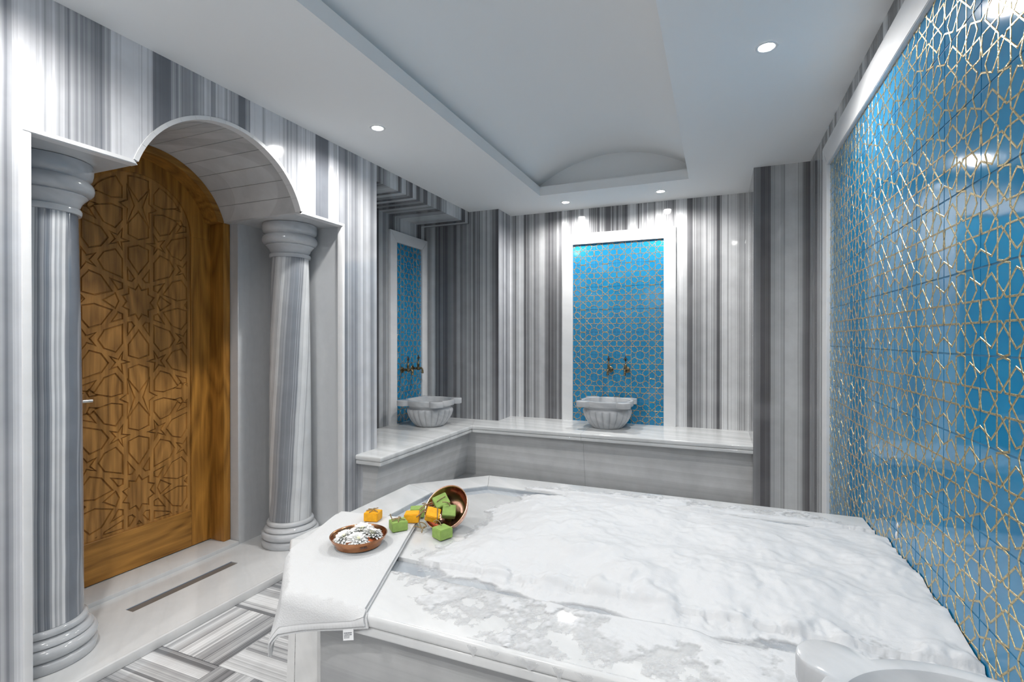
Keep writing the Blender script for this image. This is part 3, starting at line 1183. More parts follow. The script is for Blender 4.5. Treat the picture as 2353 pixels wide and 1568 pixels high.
def tile_meshes(u0, u1, v0, v1):
    """tile spanning fractions u0..u1, v0..v1 of a full tile (0..1); local: x right, y up, z out, origin at the full tile centre"""
    key = tuple(round(k, 3) for k in (u0, u1, v0, v1))
    if key in _tile_cache:
        return _tile_cache[key]
    hf = TS / 2
    x0, x1 = (u0 - 0.5) * TS + TG, (u1 - 0.5) * TS - TG
    y0, y1 = (v0 - 0.5) * TS + TG, (v1 - 0.5) * TS - TG
    bm = bmesh.new()
    vs = [bm.verts.new((x, y, z)) for z in (-TTH, 0.0) for y in (y0, y1) for x in (x0, x1)]
    for f in ((0, 2, 3, 1), (4, 5, 7, 6), (0, 1, 5, 4), (2, 6, 7, 3), (0, 4, 6, 2), (1, 3, 7, 5)):
        bm.faces.new([vs[i] for i in f])
    bmesh.ops.bevel(bm, geom=[e for e in bm.edges if all(v.co.z > -1e-5 for v in e.verts)], offset=min(0.0016, (x1 - x0) * 0.2, (y1 - y0) * 0.2), segments=2, affect='EDGES')
    bmesh.ops.recalc_face_normals(bm, faces=bm.faces)
    me = bpy.data.meshes.new('glazed_tile')
    bm.to_mesh(me)
    bm.free()
    me.materials.append(M['blue'])
    bm = bmesh.new()
    for (a, b) in segs:
        A, B = Vector(a) * (hf - TG), Vector(b) * (hf - TG)
        t_ = (B - A).normalized()
        n_ = Vector((-t_.y, t_.x))
        A2, B2 = A - t_ * LW * 0.5, B + t_ * LW * 0.5
        rows = []
        for P in (A2, B2):
            rows.append([bm.verts.new((P.x + n_.x * s_ * LW, P.y + n_.y * s_ * LW, z)) for s_, z in ((-1.0, -0.0003), (-0.65, LHt), (0.65, LHt), (1.0, -0.0003))])
        for k in range(3):
            bm.faces.new((rows[0][k], rows[1][k], rows[1][k + 1], rows[0][k + 1]))
        bm.faces.new(rows[0][::-1])
        bm.faces.new(rows[1])
    for co, no in (((x0 - 0.0003, 0, 0), (-1, 0, 0)), ((x1 + 0.0003, 0, 0), (1, 0, 0)), ((0, y0 - 0.0003, 0), (0, -1, 0)), ((0, y1 + 0.0003, 0), (0, 1, 0))):
        bmesh.ops.bisect_plane(bm, geom=bm.verts[:] + bm.edges[:] + bm.faces[:], plane_co=co, plane_no=no, clear_outer=True)
    bmesh.ops.recalc_face_normals(bm, faces=bm.faces)
    mg_ = bpy.data.meshes.new('gold_tracery')
    bm.to_mesh(mg_)
    bm.free()
    mg_.materials.append(M['gold'])
    _tile_cache[key] = (me, mg_)
    return me, mg_


def tile_panel(name, label, origin_fn, rot, u_rng, v_rng, u_grid, v_grid, fw, sides, depth):
    """origin_fn(u, v, out) room units -> world; u_rng/v_rng clear opening in units; *_grid one joint position"""
    root = empty(name, origin_fn((u_rng[0] + u_rng[1]) / 2, v_rng[0], 0))
    tag(root, label, 'tile panel')
    p = 0.1715
    ku0 = math.floor((u_rng[0] - u_grid) / p)
    ku1 = math.ceil((u_rng[1] - u_grid) / p)
    kv0 = math.floor((v_rng[0] - v_grid) / p)
    kv1 = math.ceil((v_rng[1] - v_grid) / p)
    for i in range(ku0, ku1):
        for j in range(kv0, kv1):
            ua, va_ = u_grid + i * p, v_grid + j * p
            f0 = max(0.0, (u_rng[0] - ua) / p)
            f1 = min(1.0, (u_rng[1] - ua) / p)
            g0 = max(0.0, (v_rng[0] - va_) / p)
            g1 = min(1.0, (v_rng[1] - va_) / p)
            if f1 - f0 < 0.05 or g1 - g0 < 0.05:
                continue
            me, mg_ = tile_meshes(f0, f1, g0, g1)
            t_ = link_mesh('glazed_tile', me, root, origin_fn(ua + p / 2, va_ + p / 2, depth), rot)
            gl = bpy.data.objects.new('gold_tracery', mg_)
            COL.objects.link(gl)
            gl.parent = t_
    # backing that shows as the joint
    bm = bmesh.new()
    c_ = [(u_rng[0] - 0.01, v_rng[0]), (u_rng[1] + 0.01, v_rng[0]), (u_rng[1] + 0.01, v_rng[1] + 0.01), (u_rng[0] - 0.01, v_rng[1] + 0.01)]
    bm_prism(bm, c_, lambda q: origin_fn(q[0], q[1], depth - 0.0012), lambda q: origin_fn(q[0], q[1], depth - 0.02))
    finish(bm, 'tile_joint_bed', M['grout_blue'], root)
    # mitred marble frame
    u0, u1, v0, v1 = u_rng[0], u_rng[1], v_rng[0], v_rng[1]
    fp = {'top': [(u0, v1), (u1, v1), (u1 + fw, v1 + fw), (u0 - fw, v1 + fw)],
          'lo': [(u0 - fw, v0), (u0, v0), (u0, v1), (u0 - fw, v1 + fw)],
          'hi': [(u1, v0), (u1 + fw, v0), (u1 + fw, v1 + fw), (u1, v1)]}
    for s_ in sides:
        q = fp[s_]
        c0 = (sum(a[0] for a in q) / 4, sum(a[1] for a in q) / 4)
        q = [(a[0] + (c0[0] - a[0]) * 0.0006, a[1] + (c0[1] - a[1]) * 0.0006) for a in q]
        bm = bmesh.new()
        a_, b_ = bm_prism(bm, q, lambda r: origin_fn(r[0], r[1], 0.02), lambda r: origin_fn(r[0], r[1], -0.002))
        bmesh.ops.bevel(bm, geom=[e for e in bm.edges if all(v in a_ for v in e.verts)], offset=0.0022, segments=2, affect='EDGES')
        finish(bm, 'frame_piece', M['frame'], root, 40)
    return root


RX90 = Euler((math.pi / 2, 0, 0))
# back wall: u = x, faces -y
tile_panel('tiled_panel', 'tall blue tiled panel with gold star tracery in a white frame on the back wall',
           lambda u, v, o: W(u, YB - o, v), Euler((math.pi / 2, 0, 0)), (-1.040, -0.364), (-0.630, 0.727), -0.7035, -0.1185, 0.083, ('top', 'lo', 'hi'), 0.006)
# wash niche: faces +x, u = y
tile_panel('tiled_panel', 'narrow blue tiled panel with gold star tracery inside the shadowed left niche',
           lambda u, v, o: W(XNB + o, u, v), Euler((math.pi / 2, 0, math.pi / 2)), (3.114, 3.453), (-0.630, 0.716), 3.114, -0.1185, 0.081, ('top', 'lo', 'hi'), 0.006)
# right wall: faces -x; u runs along -y so the tiles face the room
tile_panel('tiled_panel', 'large glossy blue tiled wall with gold star tracery beside the foam-covered platform',
           lambda u, v, o: W(XR - o, -u, v), Euler((math.pi / 2, 0, -math.pi / 2)), (-2.680, -0.20), (-0.990, 0.800), -1.4235, -0.032, 0.105, ('top', 'lo'), 0.006)

# ---------------------------------------------------------------- bench
SLB = -0.627                   # seat height
bench = empty('marble_bench', W(-1.2, 3.5, FL))
tag(bench, 'L-shaped white marble bench with a rounded double edge along the back wall', 'bench')


def slab(name, poly, z1, parent, nose_edges, mat, th=0.05, r=0.010, layers=2):
    """polygon slab with rounded outer edges; nose_edges = indices i of edges (i, i+1) that are exposed"""
    out = []
    for L in range(layers):
        if layers == 2:
            za, zb_ = ((z1 - th * 0.56, z1), (z1 - th, z1 - th * 0.56 - 0.0006))[L]
            ins_ = (0.0, 0.004)[L]
        else:
            za, zb_, ins_ = z1 - th, z1, 0.0
        bm = bmesh.new()
        n = len(poly)
        q = ccw(list(poly))
        if L == 1 or True:
            # pull exposed edges in by ins_
            if ins_:
                offs = [ins_ if i in nose_edges else 0.0 for i in range(n)]
                res = []
                for i in range(n):
                    a, b, c = Vector(q[i - 1]), Vector(q[i]), Vector(q[(i + 1) % n])
                    e1, e2 = (b - a).normalized(), (c - b).normalized()
                    n1, n2 = Vector((-e1.y, e1.x)), Vector((-e2.y, e2.x))
                    o1, o2 = offs[i - 1], offs[i]
                    det = e1.x * e2.y - e1.y * e2.x
                    if abs(det) < 1e-6:
                        res.append(tuple(b + n1 * max(o1, o2)))
                    else:
                        p1, p2 = b + n1 * o1, b + n2 * o2
                        d_ = p2 - p1
                        t_ = (d_.x * e2.y - d_.y * e2.x) / det
                        res.append(tuple(p1 + e1 * t_))
                q = res
        a_, b_ = bm_prism(bm, q, lambda p: W(p[0], p[1], zb_), lambda p: W(p[0], p[1], za))
        ed = []
        for e in bm.edges:
            for i in nose_edges:
                j = (i + 1) % n
                if set(e.verts) == {a_[i], a_[j]} or set(e.verts) == {b_[i], b_[j]}:
                    ed.append(e)
        for i in nose_edges:
            j = (i + 1) % n
            if j in nose_edges:
                for e in bm.edges:
                    if set(e.verts) == {a_[j], b_[j]}:
                        ed.append(e)
        if ed:
            bmesh.ops.bevel(bm, geom=list(set(ed)), offset=(r if L == 0 else r * 0.6), segments=4, affect='EDGES', profile=0.5)
        out.append(finish(bm, name if L == 0 else name.replace('slab', 'slab_under'), mat, parent, 40))
    return out


bxe, bye, bend = -1.650, 3.262, 2.195       # seat front edges
g = 0.0006
# arm inside the left niche
slab('seat_slab', [(XNB, YNE + 0.001), (XL + 0.0005, YNE + 0.001), (XL + 0.0005, bend), (bxe, bend), (bxe, bye - g), (XS - 0.2, YS), (XNB, YS)], SLB, bench, [2, 3], M['white_x'])
# back run in two lengths
xm = -0.845
slab('seat_slab', [(bxe + g, bye), (xm - g, bye), (xm - g, YB), (XS, YB), (XS, YS), (XS - 0.2 + g, YS)], SLB, bench, [0], M['white_x'])
slab('seat_slab', [(xm + g, bye), (COLX, bye), (COLX, YB), (xm + g, YB)], SLB, bench, [0], M['white_x'])


def lean_panel(name, p0, p1, in0, in1, zt_, zb_, parent, mat, th=0.02):
    """upright panel whose foot is set back: p0,p1 top edge points, in0,in1 foot offsets (vectors)"""
    bm = bmesh.new()
    tp = [Vector(p0), Vector(p1)]
    ft = [Vector(p0) + Vector(in0), Vector(p1) + Vector(in1)]
    d_ = (tp[1] - tp[0]).normalized()
    n_ = Vector((-d_.y, d_.x))
    if n_.dot(Vector(in0)) < 0:
        n_ = -n_
    vs = []
    for k in (0, 1):
        vs.append([bm.verts.new(W(tp[k].x, tp[k].y, zt_)), bm.verts.new(W(ft[k].x, ft[k].y, zb_)),
                   bm.verts.new(W(ft[k].x + n_.x * th, ft[k].y + n_.y * th, zb_)), bm.verts.new(W(tp[k].x + n_.x * th, tp[k].y + n_.y * th, zt_))])
    bm.faces.new(vs[0])
    bm.faces.new(vs[1][::-1])
    for i in range(4):
        j = (i + 1) % 4
        bm.faces.new((vs[0][i], vs[1][i], vs[1][j], vs[0][j]))
    return finish(bm, name, mat, parent)


zu = SLB - 0.05
k_ = 0.075
fx, fy, fe = -1.706, 3.325, 2.255
lean_panel('front_panel', (XL, fe), (fx - g, fe), (0, 0.0001), (-k_, 0.0001), zu, FL, bench, M['bench_face'])
lean_panel('front_panel', (fx, fe), (fx, fy), (-k_, 0.0), (-k_, k_), zu, FL, bench, M['bench_face'])
lean_panel('front_panel', (fx, fy), (xm - g, fy), (-k_, k_), (0, k_), zu, FL, bench, M['bench_face'])
lean_panel('front_panel', (xm + g, fy), (COLX, fy), (0, k_), (0, k_), zu, FL, bench, M['bench_face'])

bm = bmesh.new()
zl = -1.012
bm_prism(bm, [(fx - k_ - 0.01, fe + 0.25), (fx + 0.03, fe + 0.25), (fx + 0.03, fy - 0.04), (COLX, fy - 0.04), (COLX, fy + k_ + 0.01), (fx - k_ - 0.01, fy + k_ + 0.01)], lambda p: W(p[0], p[1], FL), lambda p: W(p[0], p[1], zl))
finish(bm, 'foot_ledge', M['plat_face'], bench)

# ---------------------------------------------------------------- heated platform
PZ = -0.627
PX0, PY0, PY1, CH = -1.242, 0.928, 2.107, 0.265
XPR = XR - 0.0085              # stops at the tile face
plat = empty('marble_platform', W(-0.4, 1.5, FL))
tag(plat, 'large white marble bathing platform with clipped corners and a grey gutter, under the foam', 'platform')


def octo(d):
    """outline clipped on the left, inset by d on the free sides"""
    t_ = d * math.tan(math.pi / 8)
    return [(PX0 + CH + t_, PY0 + d), (XPR, PY0 + d), (XPR, PY1 - d), (PX0 + CH + t_, PY1 - d), (PX0 + d, PY1 - CH - t_), (PX0 + d, PY0 + CH + t_)]


o0, o1, o2 = octo(0), octo(0.158), octo(0.238)
o1[0], o1[1] = (o1[0][0] + 0.02, PY0 + 0.205), (XPR, PY0 + 0.205)
o2[0], o2[1] = (o2[0][0] + 0.02, PY0 + 0.295), (XPR, PY0 + 0.295)
# rim: one mitred length per side
for i in (0, 2, 3, 4, 5):
    j = (i + 1) % 6
    d_ = (Vector(o0[j]) - Vector(o0[i])).normalized() * 0.0006
    q = [(o0[i][0] + d_.x, o0[i][1] + d_.y), (o0[j][0] - d_.x, o0[j][1] - d_.y), (o1[j][0] - d_.x, o1[j][1] - d_.y), (o1[i][0] + d_.x, o1[i][1] + d_.y)]
    slab('rim_slab', q, PZ, plat, [0], M['white'], 0.052, 0.011)
GZ = PZ - 0.016
bm = bmesh.new()
for i in (0, 2, 3, 4, 5):
    j = (i + 1) % 6
    f_ = [W(*o1[i], GZ), W(*o1[j], GZ), W(*o2[j], GZ), W(*o2[i], GZ)]
    b_ = [W(*o1[i], GZ - 0.02), W(*o1[j], GZ - 0.02), W(*o2[j], GZ - 0.02), W(*o2[i], GZ - 0.02)]
    a_ = [bm.verts.new(p) for p in f_]
    c_ = [bm.verts.new(p) for p in b_]
    bm.faces.new(a_)
    bm.faces.new(c_[::-1])
    for k in range(4):
        bm.faces.new((a_[k], c_[k], c_[(k + 1) % 4], a_[(k + 1) % 4]))
finish(bm, 'gutter', M['gutter'], plat)
# grey lining that shows on the inner rim
bm = bmesh.new()
for i in (2, 3, 4, 5, 0):
    j = (i + 1) % 6
    n_ = Vector((o1[j][1] - o1[i][1], -(o1[j][0] - o1[i][0]))).normalized() * -0.0012
    q = [Vector(o1[i]), Vector(o1[j])]
    vs = [bm.verts.new(W(q[0].x, q[0].y, PZ - 0.004)), bm.verts.new(W(q[1].x, q[1].y, PZ - 0.004)), bm.verts.new(W(q[1].x, q[1].y, GZ)), bm.verts.new(W(q[0].x, q[0].y, GZ)),
          bm.verts.new(W(q[0].x + n_.x, q[0].y + n_.y, PZ - 0.004)), bm.verts.new(W(q[1].x + n_.x, q[1].y + n_.y, PZ - 0.004)), bm.verts.new(W(q[1].x + n_.x, q[1].y + n_.y, GZ)), bm.verts.new(W(q[0].x + n_.x, q[0].y + n_.y, GZ))]
    for f in ((0, 1, 2, 3), (4, 7, 6, 5), (0, 4, 5, 1), (1, 5, 6, 2), (2, 6, 7, 3), (3, 7, 4, 0)):
        bm.faces.new([vs[k] for k in f])
finish(bm, 'gutter_lining', M['gutter'], plat)
slab('field_slab', o2, PZ - 0.004, plat, [0, 2, 3, 4, 5], M['white'], 0.03, 0.003, 1)
# body under the slab
of = octo(0.078)
for i in (0, 2, 3, 4, 5):
    j = (i + 1) % 6
    q = [of[i], of[j]]
    d_ = (Vector(q[1]) - Vector(q[0])).normalized()
    n_ = Vector((-d_.y, d_.x)) * 0.02
    pl = [(q[0][0] + d_.x * g, q[0][1] + d_.y * g), (q[1][0] - d_.x * g, q[1][1] - d_.y * g), (q[1][0] - d_.x * g + n_.x, q[1][1] - d_.y * g + n_.y), (q[0][0] + d_.x * g + n_.x, q[0][1] + d_.y * g + n_.y)]
    prism_z('side_panel', pl, FL, PZ - 0.0525, M['plat_face'], plat)
# pale border strip on the floor along the near clipped corner
def diag(c0, c1, x0, x1):
    return [(x0, c0 - x0), (x1, c0 - x1), (x1 + (c1 - c0) / 2, c1 - x1 - (c1 - c0) / 2), (x0 + (c1 - c0) / 2, c1 - x0 - (c1 - c0) / 2)]


bm = bmesh.new()
for c0, c1, zz in ((-0.065, -0.033, FL + 0.004), (-0.031, 0.075, FL + 0.007)):
    bm_prism(bm, diag(c0, c1, -1.50, -0.93), lambda p: W(p[0], p[1], FL + 0.0002), lambda p, zz=zz: W(p[0], p[1], zz))
bm_prism(bm, [(-0.86, 0.83), (0.04, 0.83), (0.04, 0.985), (-0.86, 0.985)], lambda p: W(p[0], p[1], FL + 0.0002), lambda p: W(p[0], p[1], FL + 0.007))
finish(bm, 'foot_border', M['white'], plat)

# pedestal for the near basin
ped = empty('basin_pedestal', W(0.3, 0.66, FL))
tag(ped, 'low marble block carrying the near basin beside the blue tiles, mostly outside the picture', 'pedestal')
slab('top_slab', [(0.06, 0.40), (XR - 0.012, 0.40), (XR - 0.012, 0.91), (0.06, 0.91)], PZ - 0.009, ped, [0, 2, 3], M['white'], 0.05, 0.01)
box('body', (0.09, 0.43, FL), (XR - 0.012, 0.89, PZ - 0.0595), M['plat_face'], ped)

# ---------------------------------------------------------------- wash basins (kurna)
def basin(cx, cy_, z0, label, rotz=0.0, sc=1.0):
    e = empty('wash_basin', W(cx, cy_, z0))
    tag(e, label, 'basin', 'carved marble wash basins')
    c = W(cx, cy_, z0)
    H = 0.187 * S * sc
    R0, RB, de, re = 0.174 * S * sc, 0.150 * S * sc, 0.187 * S * sc, 0.047 * S * sc
    NT_ = 240

    def rout(t_):
        best = R0
        for q in range(4):
            ph = t_ - (math.pi / 4 + q * math.pi / 2 + rotz)
            s_ = math.sin(ph)
            if math.cos(ph) > 0 and abs(s_) < re / de:
                best = max(best, de * math.cos(ph) + math.sqrt(re * re - (de * s_) ** 2))
        return best
    th = [2 * math.pi * k / NT_ for k in range(NT_)]
    # rim
    rt = 0.046
    prof = [('o', -0.012, H - rt), ('o', -0.001, H - rt + 0.001), ('o', 0.0, H - rt + 0.003), ('o', 0.0, H - 0.005), ('o', -0.0015, H - 0.0015), ('o', -0.005, H),
            ('i', 0.004, H), ('i', 0.001, H - 0.0015), ('i', 0.0, H - 0.005), ('i', -0.003, H - 0.03), ('i', -0.010, H - 0.06)]
    bm = bmesh.new()
    rings = []
    for kd, dr_, z in prof:
        rings.append([bm.verts.new(c + Vector((math.cos(a) * ((rout(a) if kd == 'o' else RB) + dr_), math.sin(a) * ((rout(a) if kd == 'o' else RB) + dr_), z))) for a in th])
    rings.insert(0, [bm.verts.new(c + Vector((math.cos(a) * 0.140 * S * sc, math.sin(a) * 0.140 * S * sc, H - rt))) for a in th])
    for a, b in zip(rings[:-1], rings[1:]):
        for k in range(NT_):
            j = (k + 1) % NT_
            bm.faces.new((a[k], a[j], b[j], b[k]))
    finish(bm, 'rim', M['basin'], e, 40)
    # hollow
    bm = bmesh.new()
    bm_lathe(bm, [(RB - 0.0098, H - 0.0595), (RB - 0.02, H - 0.085), (RB - 0.045, H - 0.115), (RB - 0.09, H - 0.138), (0.0, H - 0.146)], 64, Matrix.Translation(c), cap=False)
    finish(bm, 'hollow', M['basin'], e, 50)
    # fluted bowl
    NFL = 20
    pr = [(0.112, 0.0, 0.0), (0.122, 0.005, 0.05), (0.142, 0.026, 0.072), (0.165, 0.056, 0.080), (0.183, 0.090, 0.080), (0.1925, 0.120, 0.075), (0.1935, 0.134, 0.062), (0.189, 0.146, 0.03), (0.182, 0.152, 0.0), (0.177, 0.155, 0.0), (0.176, 0.162, 0.0), (0.182, H / sc - rt / sc, 0.0)]
    pr = [(a_ * sc, b_ * sc, c_) for a_, b_, c_ in pr]
    n2 = NFL * 10
    bm = bmesh.new()
    rr = []
    for r_, z, amp in pr:
        ring = []
        for k in range(n2):
            a = 2 * math.pi * k / n2
            lob = abs(math.sin(NFL * a / 2)) ** 0.55
            rad = r_ * (1 - amp + amp * lob)
            zz = z
            ring.append(bm.verts.new(c + Vector((math.cos(a) * rad, math.sin(a) * rad, zz))))
        rr.append(ring)
    for a, b in zip(rr[:-1], rr[1:]):
        for k in range(n2):
            j = (k + 1) % n2
            bm.faces.new((a[k], a[j], b[j], b[k]))
    bm.faces.new(rr[0][::-1])
    finish(bm, 'fluted_bowl', M['basin'], e, 60)
    return e


basin(-0.732, 3.572, SLB + 0.0003, 'fluted grey marble basin on the bench before the back wall panel', sc=1.05)
basin(-1.945, 3.165, SLB + 0.0003, 'fluted grey marble basin on the bench inside the left niche', sc=1.02)
basin(0.283, 0.692, PZ - 0.0087, 'marble basin rim with a rounded ear cut off at the lower right picture edge')

# ---------------------------------------------------------------- taps
def tap(origin, out, side, label):
    """origin: point on the tile face; out: unit normal into the room; side: unit along the wall"""
    e = empty('wall_tap', origin)
    tag(e, label, 'tap', 'antique bronze wall taps')
    up = Vector((0, 0, 1))
    m = frame_axes(side, up, out, origin)

    def P(a, b, c_):
        return origin + side * a + up * b + out * c_
    bm = bmesh.new()
    bm_lathe(bm, [(0.027, 0.0), (0.028, 0.003), (0.024, 0.007), (0.019, 0.008), (0.019, 0.011), (0.014, 0.014), (0.0, 0.014)], 28, m)
    finish(bm, 'rosette', M['bronze'], e, 40)
    bm = bmesh.new()
    bm_lathe(bm, [(0.008, 0.010), (0.008, 0.030), (0.0115, 0.033), (0.0115, 0.039), (0.009, 0.042), (0.010, 0.050), (0.0155, 0.058), (0.0165, 0.066), (0.0155, 0.074), (0.010, 0.082), (0.009, 0.088), (0.0, 0.088)], 20, m)
    finish(bm, 'tap_body', M['bronze'], e, 50)
    bm = bmesh.new()
    path = smooth_path([P(0, 0, 0.080), P(0, 0.004, 0.094), P(0, -0.002, 0.106), P(0, -0.016, 0.111), P(0, -0.030, 0.111)], 5)
    bm_tube(bm, path, 0.0078, 14)
    mm = frame_axes(side, -out, up, P(0, -0.044, 0.111))
    bm_lathe(bm, [(0.008, 0.0), (0.0105, 0.002), (0.0105, 0.012), (0.0085, 0.014), (0.0085, 0.018), (0.010, 0.020), (0.009, 0.026), (0.0, 0.026)], 18, mm)
    finish(bm, 'spout', M['bronze'], e, 50)
    mm = frame_axes(side, -out, up, P(0, 0.010, 0.066))
    bm = bmesh.new()
    bm_lathe(bm, [(0.010, 0.0), (0.010, 0.018), (0.0125, 0.020), (0.0125, 0.026), (0.010, 0.028), (0.0115, 0.033), (0.008, 0.040), (0.0045, 0.043), (0.004, 0.058), (0.0065, 0.060), (0.004, 0.063), (0.0, 0.064)], 18, mm)
    finish(bm, 'valve', M['bronze'], e, 50)
    # pierced key: rings and a bud
    bm = bmesh.new()

    def ring(a, b, r_, t_):
        pts = [P(a + r_ * math.cos(2 * math.pi * k / 14), 0.010 + b + r_ * math.sin(2 * math.pi * k / 14), 0.066) for k in range(15)]
        bm_tube(bm, pts, t_, 6, caps=False)
    ring(0.0, 0.094, 0.0068, 0.0024)
    ring(-0.0105, 0.084, 0.0062, 0.0024)
    ring(0.0105, 0.084, 0.0062, 0.0024)
    ring(0.0, 0.074, 0.0058, 0.0024)
    mk = frame_axes(side, -out, up, P(0, 0.010 + 0.100, 0.066))
    bm_lathe(bm, [(0.0025, 0.0), (0.0048, 0.004), (0.0038, 0.009), (0.0, 0.016)], 10, mk)
    mk = frame_axes(side, -out, up, P(0, 0.010 + 0.062, 0.066))
    bm_lathe(bm, [(0.003, 0.0), (0.005, 0.003), (0.003, 0.007), (0.003, 0.030), (0.0, 0.036)], 10, mk)
    finish(bm, 'tap_key', M['bronze_dark'], e, 50)
    return e


ty = YB - 0.006
tap(W(-0.752, ty, -0.228), Vector((0, -1, 0)), Vector((1, 0, 0)), 'left bronze tap over the basin on the back wall panel')
tap(W(-0.628, ty, -0.228), Vector((0, -1, 0)), Vector((1, 0, 0)), 'right bronze tap over the basin on the back wall panel')
tx = XNB + 0.006
tap(W(tx, 3.192, -0.232), Vector((1, 0, 0)), Vector((0, -1, 0)), 'nearer bronze tap on the tiled panel of the left niche')
tap(W(tx, 3.330, -0.226), Vector((1, 0, 0)), Vector((0, -1, 0)), 'farther bronze tap on the tiled panel of the left niche')
# ---------------------------------------------------------------- noise helper
_rs = np.random.RandomState(11)
_G = _rs.rand(256, 256)


def vnoise(x, y):
    xi, yi = np.floor(x).astype(int), np.floor(y).astype(int)
    fx_, fy_ = x - xi, y - yi
    fx_, fy_ = fx_ * fx_ * (3 - 2 * fx_), fy_ * fy_ * (3 - 2 * fy_)
    a = _G[xi % 256, yi % 256]
    b = _G[(xi + 1) % 256, yi % 256]
    c = _G[xi % 256, (yi + 1) % 256]
    d = _G[(xi + 1) % 256, (yi + 1) % 256]
    return (a * (1 - fx_) + b * fx_) * (1 - fy_) + (c * (1 - fx_) + d * fx_) * fy_


def fbm(x, y, sc, octs=5, gain=0.5, off=0.0):
    s_, amp, tot = 0.0, 1.0, 0.0
    for o in range(octs):
        ca__, sa__ = math.cos(0.7 + o * 1.1), math.sin(0.7 + o * 1.1)
        s_ = s_ + amp * vnoise((x * ca__ - y * sa__) * sc + off + o * 17.3 + 40, (x * sa__ + y * ca__) * sc - off + o * 9.1 + 70)
        tot += amp
        amp *= gain
        sc *= 2.03
    return s_ / tot


def sstep(a, b, x):
    t_ = np.clip((x - a) / (b - a), 0, 1)
    return t_ * t_ * (3 - 2 * t_)


# ---------------------------------------------------------------- foam
def poly_dist(px, py, poly):
    """signed distance to polygon, positive inside"""
    d = np.full(px.shape, 1e9)
    ins_ = np.zeros(px.shape, bool)
    n = len(poly)
    for i in range(n):
        ax_, ay_ = poly[i]
        bx_, by_ = poly[(i + 1) % n]
        ex, ey = bx_ - ax_, by_ - ay_
        t_ = np.clip(((px - ax_) * ex + (py - ay_) * ey) / (ex * ex + ey * ey + 1e-12), 0, 1)
        d = np.minimum(d, np.hypot(px - ax_ - t_ * ex, py - ay_ - t_ * ey))
        c_ = ((ay_ > py) != (by_ > py)) & (px < (bx_ - ax_) * (py - ay_) / (by_ - ay_ + 1e-12) + ax_)
        ins_ ^= c_
    return np.where(ins_, d, -d)


XFR = XR - 0.0085
film = [(-0.70, 2.035), (-0.785, 1.985), (-0.815, 1.90), (-0.72, 1.83), (-0.80, 1.74), (-0.805, 1.66), (-0.775, 1.575), (-0.770, 1.49), (-0.765, 1.40), (-0.815, 1.345),
        (-0.850, 1.295), (-0.825, 1.20), (-0.815, 1.12), (-0.77, 1.063), (-0.715, 1.035), (-0.665, 0.99), (-0.60, 0.972), (-0.52, 0.955), (-0.455, 0.938), (-0.36, 0.934),
        (0.10, 0.934), (XFR + 0.05, 0.934), (XFR + 0.05, 1.97), (0.40, 2.01), (0.355, 2.065), (0.28, 2.085), (0.1, 2.08), (-0.05, 2.085), (-0.2, 2.09), (-0.42, 2.075), (-0.60, 2.06)]
NX, NY = 400, 330
gx = np.linspace(-0.90, XFR, NX)
gy = np.linspace(0.934, 2.10, NY)
X_, Y_ = np.meshgrid(gx, gy, indexing='ij')
sd = poly_dist(X_, Y_, film) + 0.05 * (fbm(X_, Y_, 14.0, 4, 0.55, 3.0) - 0.5) + 0.03 * (fbm(X_, Y_, 55.0, 3, 0.6, 8.0) - 0.5)
# where the foam is heaped: the inner field, running up against the tiles
core = sstep(0.02, 0.20, np.minimum(np.minimum(Y_ - 1.195, 2.045 - Y_), (X_ + 0.80) * 0.9) + 0.10 * (fbm(X_, Y_, 5.0, 3, 0.5, 1.0) - 0.5))
lumps = [(-0.66, 1.46, .10, .6), (-0.465, 1.60, .16, .9), (-0.24, 1.80, .13, .7), (-0.37, 1.42, .13, .9), (-0.40, 1.24, .09, .9), (-0.20, 1.28, .12, 1.0), (-0.08, 1.20, .10, 1.0),
         (0.0, 1.42, .15, .8), (0.085, 1.67, .15, .8), (0.27, 1.70, .12, .7), (0.40, 1.60, .10, .8), (0.18, 1.42, .12, .7), (-0.12, 1.10, .07, .45), (-0.45, 1.27, .06, .7),
         (-0.146, 2.035, .035, .8), (0.18, 1.28, .10, .5), (0.43, 1.38, .07, .5), (-0.62, 1.72, .14, .5), (0.30, 1.14, .14, .22), (0.42, 1.80, .08, .5), (0.05, 1.10, .08, .35)]
L_ = np.zeros_like(X_)
for (lx, ly, lr, la) in lumps:
    L_ = np.maximum(L_, la * np.exp(-(((X_ - lx) ** 2 + (Y_ - ly) ** 2) / (lr * lr))))
n_lo = fbm(X_, Y_, 6.0, 4, 0.5, 5.0)
n_mid = fbm(X_, Y_, 22.0, 4, 0.55, 2.0)
n_hi = fbm(X_, Y_, 90.0, 3, 0.6, 7.0)
bil = 1 - np.abs(2 * fbm(X_, Y_, 13.0, 3, 0.5, 4.0) - 1)      # billowy
heap = core * (0.62 + 0.38 * L_) * (0.62 + 0.55 * n_lo + 0.12 * bil ** 2) + 0.30 * L_ * (0.6 + 0.3 * n_mid)
heap = heap * 0.040
# a crusty lip where the heap breaks off at the front gutter
heap = heap + 0.012 * np.exp(-((Y_ - 1.235 - 0.05 * (n_lo - 0.5)) / 0.035) ** 2) * sstep(-0.75, -0.5, X_) * sstep(0.35, 0.65, n_mid)
rough = sstep(0.50, 0.62, fbm(X_, Y_, 4.0, 3, 0.5, 21.0)) * 0.75 + 0.25 + 0.6 * np.exp(-((Y_ - 1.24) / 0.07) ** 2)
heap = heap * (0.95 + 0.22 * (n_mid - 0.5) * rough) + 0.0030 * rough * (n_hi - 0.5) * sstep(0.002, 0.015, heap)
